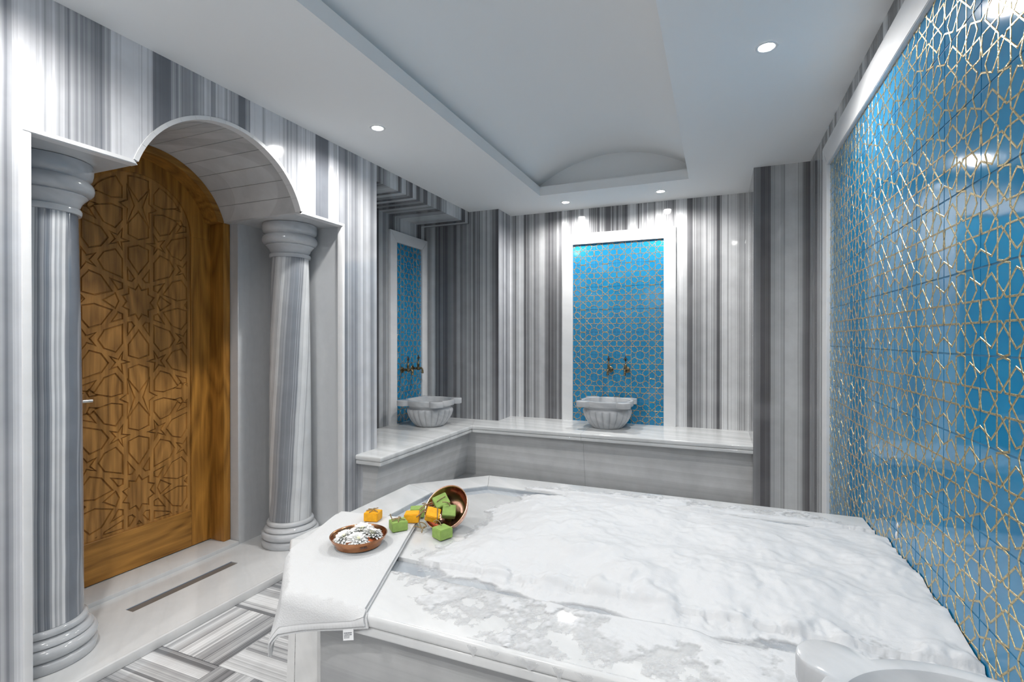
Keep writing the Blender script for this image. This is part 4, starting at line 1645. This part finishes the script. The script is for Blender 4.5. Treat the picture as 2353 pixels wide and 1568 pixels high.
# wet film with holes round the heap
cover = sstep(0.34, 0.66, fbm(X_, Y_, 19.0, 6, 0.66, 6.0) + 0.10 * sstep(0, 0.15, sd))
film_h = (0.0012 + 0.0042 * n_mid * cover + 0.0014 * (n_hi - 0.45)) * cover * sstep(0.0, 0.03, sd)
# nearly bare stretches of the gutter
bare = np.zeros_like(X_)
for (bx, by, rx, ry) in ((-0.77, 1.185, .09, .045), (-0.60, 1.165, .10, .04), (-0.475, 1.15, .07, .03), (-0.28, 1.16, .11, .03), (0.03, 1.14, .06, .022), (0.15, 1.185, .05, .022),
                         (-0.66, 1.935, .10, .04), (-0.19, 1.93, .05, .03), (0.06, 1.93, .10, .035), (0.20, 1.925, .12, .035)):
    bare = np.maximum(bare, np.exp(-(((X_ - bx) / rx) ** 2 + ((Y_ - by) / ry) ** 2) ** 2))
keep = 1 - bare * sstep(0.36, 0.50, fbm(X_, Y_, 26.0, 4, 0.6, 12.0) + 0.12)
hgt = np.maximum(film_h * keep, 0) + heap * sstep(0.0, 0.06, sd) * (1 - 0.85 * bare)
hgt = np.where(sd > 0, hgt, 0)
hgt[:, 0] = 0
# seat of the foam: the gutter lies lower than the slabs
ins1 = poly_dist(X_, Y_, [tuple(p) if abs(p[0] - XPR) > 1e-6 else (XPR + 0.2, p[1]) for p in o1])
ins2 = poly_dist(X_, Y_, [tuple(p) if abs(p[0] - XPR) > 1e-6 else (XPR + 0.2, p[1]) for p in o2])
base_z = np.where(ins1 < 0, PZ, np.where(ins2 < 0, GZ, PZ - 0.004)) + 0.0004
ZF = base_z + hgt
# let heaps bridge the gutter smoothly
Zs = ZF.copy()
for _ in range(5):
    Zs[1:-1, 1:-1] = (Zs[1:-1, 1:-1] * 4 + Zs[:-2, 1:-1] + Zs[2:, 1:-1] + Zs[1:-1, :-2] + Zs[1:-1, 2:]) / 8
ZF = np.where(hgt > 0.012, Zs, ZF)
on_ = hgt > 0.0003
fa = on_[:-1, :-1] & on_[1:, :-1] & on_[:-1, 1:] & on_[1:, 1:]
used = np.zeros_like(on_)
used[:-1, :-1] |= fa
used[1:, :-1] |= fa
used[:-1, 1:] |= fa
used[1:, 1:] |= fa
idx = -np.ones(on_.shape, int)
idx[used] = np.arange(used.sum())
vt = np.stack([X_[used] * S, Y_[used] * S, (ZF[used] - FL) * S], 1)
ii, jj = np.nonzero(fa)
fq = np.stack([idx[ii, jj], idx[ii + 1, jj], idx[ii + 1, jj + 1], idx[ii, jj + 1]], 1)
fdep = list(hgt[used])
fverts = [tuple(v) for v in vt]
ffaces = [tuple(f) for f in fq]
# drips hanging over the front nosing
rd = random.Random(4)
for (dx_, dl, wd) in ((-0.470, 0.034, .020), (-0.425, 0.020, .030), (-0.350, 0.030, .045), (-0.285, 0.040, .016), (-0.235, 0.024, .035), (-0.165, 0.032, .030), (-0.10, 0.045, .018), (-0.04, 0.026, .04), (0.03, 0.040, .022)):
    b_ = len(fverts)
    cols, rows = 8, 7
    for r_ in range(rows):
        t_ = r_ / (rows - 1)
        for c_ in range(cols):
            s_ = c_ / (cols - 1) * 2 - 1
            prof_ = (1 - abs(s_)) ** 0.8 * 0.55 + 0.45 * math.exp(-((s_ - 0.25) / 0.22) ** 2)
            tip = 1.0
            zz = PZ + 0.0012 - t_ * dl * prof_ * 1.1
            yy = PY0 + 0.011 * max(0.0, 1 - (PZ - zz) / 0.011) ** 2 - 0.0018 * (1 - s_ * s_) * (0.3 + t_)
            fdep.append(0.0006 + 0.0016 * t_ * (1 - abs(s_)))
            fverts.append(((dx_ + s_ * wd * tip) * S, yy * S, (zz - FL) * S))
    for r_ in range(rows - 1):
        for c_ in range(cols - 1):
            p0 = b_ + r_ * cols + c_
            ffaces.append((p0, p0 + cols, p0 + cols + 1, p0 + 1))
me = bpy.data.meshes.new('soap_foam')
me.from_pydata(fverts, [], ffaces)
me.shade_smooth()
_da = me.attributes.new('depth', 'FLOAT', 'POINT')
_da.data.foreach_set('value', np.array(fdep, dtype=np.float32))
me.materials.append(M['foam'])
foam = bpy.data.objects.new('soap_foam', me)
COL.objects.link(foam)
tag(foam, 'thick white soap foam heaped over the marble platform', 'foam', kind='stuff')
# two flecks stuck to the tiles
for (fy_, fz_, r_) in ((1.742, -0.560, 0.011), (1.735, -0.530, 0.008)):
    bm = bmesh.new()
    bmesh.ops.create_icosphere(bm, subdivisions=3, radius=r_)
    for v in bm.verts:
        k = 0.75 + 0.5 * fbm(np.array([v.co.y * 60 + 3]), np.array([v.co.z * 60 + v.co.x * 40]), 2.0, 3)[0]
        v.co = Vector((v.co.x * 0.45, v.co.y * 0.75 * k, v.co.z * 1.2 * k))
    bmesh.ops.translate(bm, verts=bm.verts, vec=W(XR - 0.006, fy_, fz_))
    o = finish(bm, 'foam_fleck', M['fleck'], None, 60, loc=W(XR - 0.006, fy_, fz_))
    tag(o, ('lower and larger' if r_ > 0.01 else 'upper and smaller') + ' fleck of white foam stuck to the blue tiles', 'foam', 'foam flecks on the tiles')

# ---------------------------------------------------------------- towel
towel = empty('folded_towel', W(-1.0, 1.2, PZ))
tag(towel, 'white folded towel laid on the platform and hanging over its near corner', 'towel')
SP = ccw(octo(0))


def slab_drop(p):
    """signed outside distance from the slab outline and the nearest edge point"""
    best, bp = 1e9, None
    inside = True
    for i in range(6):
        a, b = Vector(SP[i]), Vector(SP[(i + 1) % 6])
        e_ = b - a
        if e_.x * (p.y - a.y) - e_.y * (p.x - a.x) < 0:
            inside = False
        t_ = max(0, min(1, (p - a).dot(e_) / e_.dot(e_)))
        q = a + e_ * t_
        d_ = (p - q).length
        if d_ < best:
            best, bp = d_, q
    return (0.0, None) if inside else (best, bp)


TBL, TBR, TFR, TFL = Vector((-1.248, 1.425)), Vector((-0.948, 1.470)), Vector((-0.728, 0.897)), Vector((-1.068, 0.808))


def cloth(u, v, lift):
    """u: 0 left .. 1 right, v: 0 back .. 1 hem"""
    p = (TBL * (1 - u) + TBR * u) * (1 - v) + (TFL * (1 - u) + TFR * u) * v
    d_, q = slab_drop(p)
    rr_ = 0.012
    wv = 0.0012 * math.sin(u * 9 + v * 5) * math.sin(v * 11 + 1) + 0.0008 * math.sin(u * 23 + v * 17)
    if d_ <= 0:
        return W(p.x, p.y, PZ + lift + wv + 0.0012)
    nrm = (p - q).normalized()
    arc_ = math.pi / 2 * rr_
    rad = rr_ + lift
    if d_ < arc_:
        a = d_ / rr_
        off, z = rad * math.sin(a) , PZ - rr_ + rad * math.cos(a)
        off -= rr_ * 0.6 * 0
        pos = q - nrm * rr_ * 0.9
        return W(pos.x + nrm.x * off, pos.y + nrm.y * off, z)
    dn = d_ - arc_
    pos = q - nrm * rr_ * 0.9
    fold = (0.010 + 0.012 * math.sin(u * 8.0 + 0.3)) * min(1, dn / 0.09) ** 1.5
    off = rad + max(0.0, fold) + 0.10 * dn * dn / 0.1
    return W(pos.x + nrm.x * off, pos.y + nrm.y * off, PZ - rr_ - dn)


def cloth_sheet(name, u0, u1, v0, v1, l0, l1, mat, nu=44, nv=64, rib=0.0):
    bm = bmesh.new()
    top_, bot_ = [], []
    for i in range(nu + 1):
        rt_, rb_ = [], []
        for j in range(nv + 1):
            u, v = u0 + (u1 - u0) * i / nu, v0 + (v1 - v0) * j / nv
            edge = min(i, nu - i, j, nv - j)
            sq_ = 0.0012 if edge == 0 else 0.0
            rb = rib * (0.5 + 0.5 * math.sin(i * 1.9)) if rib else 0.0
            rt_.append(bm.verts.new(cloth(u, v, l1 - sq_ + rb)))
            rb_.append(bm.verts.new(cloth(u, v, l0 + sq_)))
        top_.append(rt_)
        bot_.append(rb_)
    for i in range(nu):
        for j in range(nv):
            bm.faces.new((top_[i][j], top_[i + 1][j], top_[i + 1][j + 1], top_[i][j + 1]))
            bm.faces.new((bot_[i][j], bot_[i][j + 1], bot_[i + 1][j + 1], bot_[i + 1][j]))
    for i in range(nu):
        bm.faces.new((top_[i][0], bot_[i][0], bot_[i + 1][0], top_[i + 1][0]))
        bm.faces.new((top_[i][nv], top_[i + 1][nv], bot_[i + 1][nv], bot_[i][nv]))
    for j in range(nv):
        bm.faces.new((top_[0][j], top_[0][j + 1], bot_[0][j + 1], bot_[0][j]))
        bm.faces.new((top_[nu][j], bot_[nu][j], bot_[nu][j + 1], top_[nu][j + 1]))
    return finish(bm, name, mat, towel, 60)


cloth_sheet('lower_fold', 0.012, 1.0, 0.01, 1.0, 0.0, 0.0052, M['towel'])
cloth_sheet('upper_fold', 0.0, 0.988, 0.0, 0.965, 0.0056, 0.0122, M['towel'])
cloth_sheet('hem', 0.0, 0.988, 0.9655, 0.988, 0.0050, 0.0105, M['hem'], 120, 4, rib=0.0007)
# care tag under the hem
tg = empty('care_tag', towel.location)
tg.parent = towel
tg.location = (0, 0, 0)
c0 = cloth(0.80, 1.0, 0.004)
c1 = cloth(0.885, 1.0, 0.004)
sd_ = (c1 - c0).normalized()
dn_ = Vector((0.10, -0.08, -1)).normalized()
nn_ = sd_.cross(dn_).normalized()
if nn_.y > 0:
    nn_ = -nn_
wt_, ht_ = (c1 - c0).length, 0.026
bm = bmesh.new()
vs = [bm.verts.new(c0 + sd_ * (wt_ * a) + dn_ * (ht_ * b) + nn_ * n_) for n_ in (0.0, 0.0012) for b in (-0.1, 1.0) for a in (0, 1)]
for f in ((0, 2, 3, 1), (4, 5, 7, 6), (0, 1, 5, 4), (2, 6, 7, 3), (0, 4, 6, 2), (1, 3, 7, 5)):
    bm.faces.new([vs[i] for i in f])
finish(bm, 'tag_cloth', M['tag'], tg)
bm = bmesh.new()
rd = random.Random(9)
for row, (yy, hh) in enumerate(((0.22, 0.10), (0.40, 0.10), (0.56, 0.07), (0.70, 0.07))):
    a = 0.10
    while a < (0.85 if row < 2 else 0.62):
        w_ = 0.03 + rd.random() * 0.05
        q = [c0 + sd_ * (wt_ * x) + dn_ * (ht_ * y) + nn_ * 0.0015 for x, y in ((a, yy), (a + w_, yy), (a + w_, yy + hh), (a, yy + hh))]
        bm.faces.new([bm.verts.new(p) for p in q])
        a += w_ + 0.025
finish(bm, 'tag_print', M['ink'], tg)

# ---------------------------------------------------------------- copper bowls
def bowl(m, e, R, H, mat, foot=0.45):
    th_ = 0.0022
    out_ = [(0.0, 0.0), (R * foot, 0.0), (R * (foot + 0.18), H * 0.07), (R * 0.82, H * 0.30), (R * 0.93, H * 0.62), (R * 0.975, H * 0.90), (R * 0.985, H * 0.965), (R * 1.0, H * 0.985), (R * 1.0, H * 1.0), (R * 0.985, H * 1.006)]
    inn_ = [(R * 0.96, H * 0.985), (R * 0.945, H * 0.90), (R * 0.90, H * 0.62), (R * 0.79, H * 0.335), (R * (foot + 0.15), H * 0.13), (R * foot * 0.98, H * 0.085), (R * foot * 0.90, H * 0.10), (R * foot * 0.80, H * 0.082), (R * foot * 0.55, H * 0.095), (R * foot * 0.45, H * 0.08), (0.0, H * 0.085)]
    bm = bmesh.new()
    bm_lathe(bm, out_ + inn_, 64, m, cap=False)
    return finish(bm, 'bowl_shell', mat, e, 50)


tt = PZ + 0.0122 + 0.0016
b1c = W(-0.992, 1.213, tt + 0.001)
b1 = empty('copper_bowl', b1c)
tag(b1, 'shallow aged copper bowl holding white flowers on the towel', 'bowl', 'copper bowls')
B1R, B1H = 0.098, 0.037
bowl(Matrix.Translation(b1c), b1, B1R, B1H, M['copper'], 0.62)
# engraved mark: a short row of dark strokes near the foot
bm = bmesh.new()
for k in range(6):
    a = math.radians(-48 + k * 2.6)
    hgt_ = (0.004, 0.007, 0.005, 0.008, 0.006, 0.004)[k]
    r0_ = B1R * 0.905
    for s_ in (0, 1):
        aa_ = a + s_ * 0.018
        p0 = b1c + Vector((math.cos(aa_) * (r0_ + 0.0006), math.sin(aa_) * (r0_ + 0.0006), 0.0165))
        p1 = b1c + Vector((math.cos(aa_ + 0.01) * (r0_ + 0.0040), math.sin(aa_ + 0.01) * (r0_ + 0.0040), 0.0165 + hgt_))
        bm_tube(bm, [p0, p1], 0.0006, 5)
finish(bm, 'engraved_mark', M['ink'], b1)
# flowers in it


def flower(c, R, tilt, seed, label):
    e = empty('chrysanthemum', c)
    tag(e, label, 'flower', 'white flowers in the copper bowl')
    rd_ = random.Random(seed)
    m = Matrix.Translation(c) @ Euler(tilt).to_matrix().to_4x4()
    bm = bmesh.new()
    for lay, (n, r_, up_, z) in enumerate(((22, 1.0, 0.20, 0.0), (20, 0.92, 0.45, 0.003), (17, 0.76, 0.78, 0.005), (12, 0.54, 1.15, 0.007))):
        for k in range(n):
            a = 2 * math.pi * (k + 0.5 * (lay % 2)) / n + rd_.uniform(-0.1, 0.1)
            ln = R * r_ * rd_.uniform(0.88, 1.08)
            wd = R * 0.105 * rd_.uniform(0.85, 1.15)
            el = up_ + rd_.uniform(-0.12, 0.12)
            rows = []
            for t_, w_ in ((0.06, 0.45), (0.45, 0.95), (0.78, 1.0), (0.94, 0.6), (1.0, 0.1)):
                cur = el * (1 - 0.35 * t_)
                rad = ln * t_ * math.cos(cur)
                zz = z + ln * t_ * math.sin(cur) - 0.10 * ln * t_ * t_
                row = []
                for s_ in (-1, 0, 1):
                    x, y = rad, s_ * wd * w_
                    row.append(bm.verts.new(m @ Vector((x * math.cos(a) - y * math.sin(a), x * math.sin(a) + y * math.cos(a), zz + (0.0 if s_ == 0 else 0.0022 * w_)))))
                rows.append(row)
            for p_, q_ in zip(rows[:-1], rows[1:]):
                for s_ in (0, 1):
                    bm.faces.new((p_[s_], p_[s_ + 1], q_[s_ + 1], q_[s_]))
    o = finish(bm, 'petals', M['petal'], e, 70)
    bm = bmesh.new()
    for k in range(26):
        r_ = R * 0.26 * math.sqrt((k + 0.5) / 26)
        a = k * 2.39996
        p = m @ Vector((r_ * math.cos(a), r_ * math.sin(a), 0.013 + 0.003 * (1 - (k / 26))))
        bmesh.ops.create_icosphere(bm, subdivisions=1, radius=0.0024, matrix=Matrix.Translation(p))
    bm_lathe(bm, [(0.0, -0.012), (R * 0.2, -0.008), (R * 0.24, 0.004), (R * 0.2, 0.012), (0.0, 0.014)], 14, m, cap=False)
    finish(bm, 'flower_core', M['flower_core'], e, 60)
    return e


fz = b1c.z + 0.024
flower(Vector((b1c.x - 0.036, b1c.y - 0.028, fz)), 0.045, (0.28, -0.25, 0.3), 1, 'white chrysanthemum at the left in the copper bowl')
flower(Vector((b1c.x - 0.012, b1c.y + 0.034, fz + 0.008)), 0.045, (0.12, -0.05, 1.0), 2, 'white chrysanthemum at the back of the copper bowl')
flower(Vector((b1c.x + 0.040, b1c.y + 0.022, fz + 0.005)), 0.044, (0.22, 0.16, 2.0), 3, 'white chrysanthemum at the right in the copper bowl')
flower(Vector((b1c.x + 0.020, b1c.y - 0.030, fz)), 0.043, (0.30, 0.15, 0.8), 4, 'white chrysanthemum at the front of the copper bowl')
# tipped bowl
ax_ = Vector((-0.06, -0.745, 0.665)).normalized()
s1 = ax_.cross(Vector((0, 0, 1))).normalized()
s2 = ax_.cross(s1)
B2R, B2H = 0.092, 0.062
_pf = ((B2R * 0.5, 0), (B2R * 0.68, B2H * 0.07), (B2R * 0.82, B2H * 0.3), (B2R * 0.93, B2H * 0.62), (B2R, B2H))
lowest = min(((s1 * math.cos(a) + s2 * math.sin(a)) * r_ + ax_ * z).z for a in [k * math.pi / 40 for k in range(80)] for r_, z in _pf)
rimc = W(-0.838, 1.462, PZ)
b2o = rimc - ax_ * B2H
b2o.z = rimc.z - 0.004 * S - lowest + 0.0012
rimc = b2o + ax_ * B2H
b2c = Vector((rimc.x, rimc.y, (PZ - 0.004 - FL) * S))
b2 = empty('copper_bowl', b2c)
tag(b2, 'rosy copper bowl tipped on its side with soaps spilling out', 'bowl', 'copper bowls')
m2 = frame_axes(s1, s2, ax_, b2o)
bowl(m2, b2, B2R, B2H, M['copper2'], 0.5)

# ---------------------------------------------------------------- soaps
def soap(center, size, rot, mat, label):
    e = empty('soap_bar', center)
    tag(e, label, 'soap', 'handmade soap bars')
    bm = bmesh.new()
    bmesh.ops.create_cube(bm, size=1.0)
    bmesh.ops.scale(bm, vec=size, verts=bm.verts)
    bmesh.ops.bevel(bm, geom=bm.edges[:], offset=0.0022, segments=2, affect='EDGES')
    bmesh.ops.subdivide_edges(bm, edges=bm.edges[:], cuts=1, use_grid_fill=True)
    rd_ = random.Random(int(center.x * 1e5) & 255)
    for v in bm.verts:
        v.co += Vector((rd_.uniform(-1, 1), rd_.uniform(-1, 1), rd_.uniform(-1, 1))) * 0.0004
    m = Matrix.Translation(center) @ Euler(rot).to_matrix().to_4x4()
    bmesh.ops.transform(bm, matrix=m, verts=bm.verts)
    finish(bm, 'bar', mat, e, 50)
    return e, m


def twine_part(e, m, paths, r_=0.0019):
    bm = bmesh.new()
    for p in paths:
        bm_tube(bm, smooth_path([m @ Vector(q) for q in p], 5), r_, 7)
    finish(bm, 'twine', M['twine'], e, 60)


h2 = 0.017
knot = [[(-0.024, 0.010, h2 + 0.004), (-0.010, 0.004, h2 + 0.007), (0.0, 0.0, h2 + 0.008), (0.012, -0.006, h2 + 0.005), (0.024, -0.012, h2 + 0.002)],
        [(-0.006, -0.024, h2 + 0.002), (-0.002, -0.010, h2 + 0.005), (0.002, 0.002, h2 + 0.010), (0.006, 0.016, h2 + 0.006), (0.010, 0.026, h2 + 0.005)],
        [(-0.026, -0.006, h2 + 0.003), (-0.010, -0.002, h2 + 0.006), (0.004, 0.004, h2 + 0.009), (0.010, 0.002, h2 + 0.010), (0.004, -0.005, h2 + 0.008), (-0.006, 0.003, h2 + 0.006)]]
zt_ = (tt - FL) * S
zs_ = (PZ - FL) * S
e, m = soap(Vector((-1.083 * S, 1.398 * S, zt_ + h2 + 0.0008)), (0.058, 0.052, 2 * h2), (0, 0, math.radians(14)), M['soap_y'], 'amber soap bar tied with twine behind the flower bowl')
twine_part(e, m, knot)
e, m = soap(Vector((-0.953 * S, 1.358 * S, zt_ + h2 + 0.0008)), (0.060, 0.054, 2 * h2), (0, 0, math.radians(50)), M['soap_g'], 'green soap bar with a twine knot between the flower bowl and the towel edge')
twine_part(e, m, knot + [[(-0.02, 0.016, h2 + 0.004), (-0.024, 0.019, h2 + 0.014), (-0.026, 0.021, h2 + 0.022)]])
e, m = soap(Vector((-0.952 * S, 1.437 * S, zt_ + h2 + 0.0012)), (0.058, 0.050, 2 * h2), (0, 0, math.radians(24)), M['soap_y'], 'amber soap bar lying at the back corner of the towel beside the tipped bowl')
twine_part(e, m, [[(0.029, -0.022, -0.012), (0.033, -0.012, 0.012), (0.030, 0.0, h2 + 0.003), (0.026, 0.016, h2 + 0.006), (0.034, 0.028, h2 + 0.012)]])
e, m = soap(Vector((-0.985 * S, 1.520 * S, zs_ + h2 + 0.0016)), (0.060, 0.054, 2 * h2), (0, 0, math.radians(32)), M['soap_g'], 'green soap bar half hidden behind the amber one at the towel corner')
twine_part(e, m, [[(0.02, -0.02, h2 + 0.003), (0.026, -0.006, h2 + 0.012), (0.034, 0.004, h2 + 0.006)]])
e, m = soap(Vector((-0.808 * S, 1.388 * S, zs_ + h2 + 0.0012)), (0.056, 0.056, 2 * h2 + 0.004), (0, 0, math.radians(66)), M['soap_g'], 'green soap bar standing alone on the marble in front of the tipped bowl')
twine_part(e, m, [[(0.004, 0.014, h2 - 0.002), (0.004, 0.016, h2 + 0.008), (0.002, 0.022, h2 + 0.016), (-0.004, 0.034, h2 + 0.020), (-0.012, 0.040, h2 + 0.014)]])
# in the bowl, resting on its lower lip
hs = 0.0155


def in_bowl(dx, dy, dz):
    return rimc + Vector((dx, dy, dz)) * S


e, m = soap(in_bowl(-0.036, -0.022, -0.024), (0.054, 0.048, 2 * hs), (0.55, 0.28, math.radians(28)), M['soap_y'], 'amber soap bar tilted on the lower lip of the tipped bowl')
twine_part(e, m, [[(0.018, -0.026, -hs), (0.020, -0.027, 0.0), (0.018, -0.025, hs + 0.003), (0.014, 0.0, hs + 0.003), (0.010, 0.024, hs + 0.003)]])
e, m = soap(in_bowl(-0.030, 0.022, 0.006), (0.058, 0.050, 2 * hs), (0.75, -0.30, math.radians(48)), M['soap_g'], 'larger green soap bar in the middle of the tipped bowl under the twine')
twine_part(e, m, [[(-0.02, 0.0, hs + 0.002), (0.0, 0.004, hs + 0.004), (0.02, 0.006, hs + 0.003)]])
e, m = soap(in_bowl(0.010, 0.004, -0.016), (0.052, 0.046, 2 * hs), (0.85, 0.12, math.radians(30)), M['soap_g'], 'green soap bar leaning at the right inside the tipped bowl')
twine_part(e, m, [[(0.0, 0.016, hs - 0.002), (-0.002, 0.020, hs + 0.006), (-0.012, 0.024, hs + 0.014), (-0.030, 0.022, hs + 0.018)]])
# loose twine tying the heap
tw_ = empty('twine_hank', W(-0.915, 1.46, PZ))
tag(tw_, 'loose brown twine looped over the soaps at the mouth of the tipped bowl', 'twine')
bm = bmesh.new()


def TP(x, y, h_):
    return Vector((x * S, y * S, zs_ + h_))


strands = [[(-0.960, 1.512, .058), (-0.940, 1.500, .066), (-0.925, 1.480, .062), (-0.915, 1.455, .060), (-0.905, 1.470, .074), (-0.880, 1.490, .082), (-0.850, 1.490, .088), (-0.828, 1.478, .084), (-0.815, 1.470, .074)],
           [(-0.925, 1.420, .044), (-0.915, 1.440, .056), (-0.895, 1.455, .070), (-0.870, 1.475, .078), (-0.850, 1.480, .074), (-0.842, 1.470, .080)],
           [(-0.920, 1.450, .058), (-0.905, 1.480, .072), (-0.888, 1.480, .086), (-0.895, 1.460, .090), (-0.912, 1.450, .078), (-0.922, 1.440, .064)],
           [(-0.922, 1.455, .056), (-0.926, 1.445, .040), (-0.922, 1.432, .028), (-0.912, 1.420, .018), (-0.898, 1.408, .008)],
           [(-0.918, 1.425, .022), (-0.900, 1.420, .026), (-0.886, 1.418, .016), (-0.892, 1.405, .012), (-0.910, 1.402, .016), (-0.922, 1.398, .016)],
           [(-0.890, 1.412, .016), (-0.888, 1.398, .012), (-0.884, 1.388, .003)]]
for st in strands:
    bm_tube(bm, smooth_path([TP(*q) for q in st], 6), 0.0021, 7)
finish(bm, 'twine_strands', M['twine'], tw_, 60)
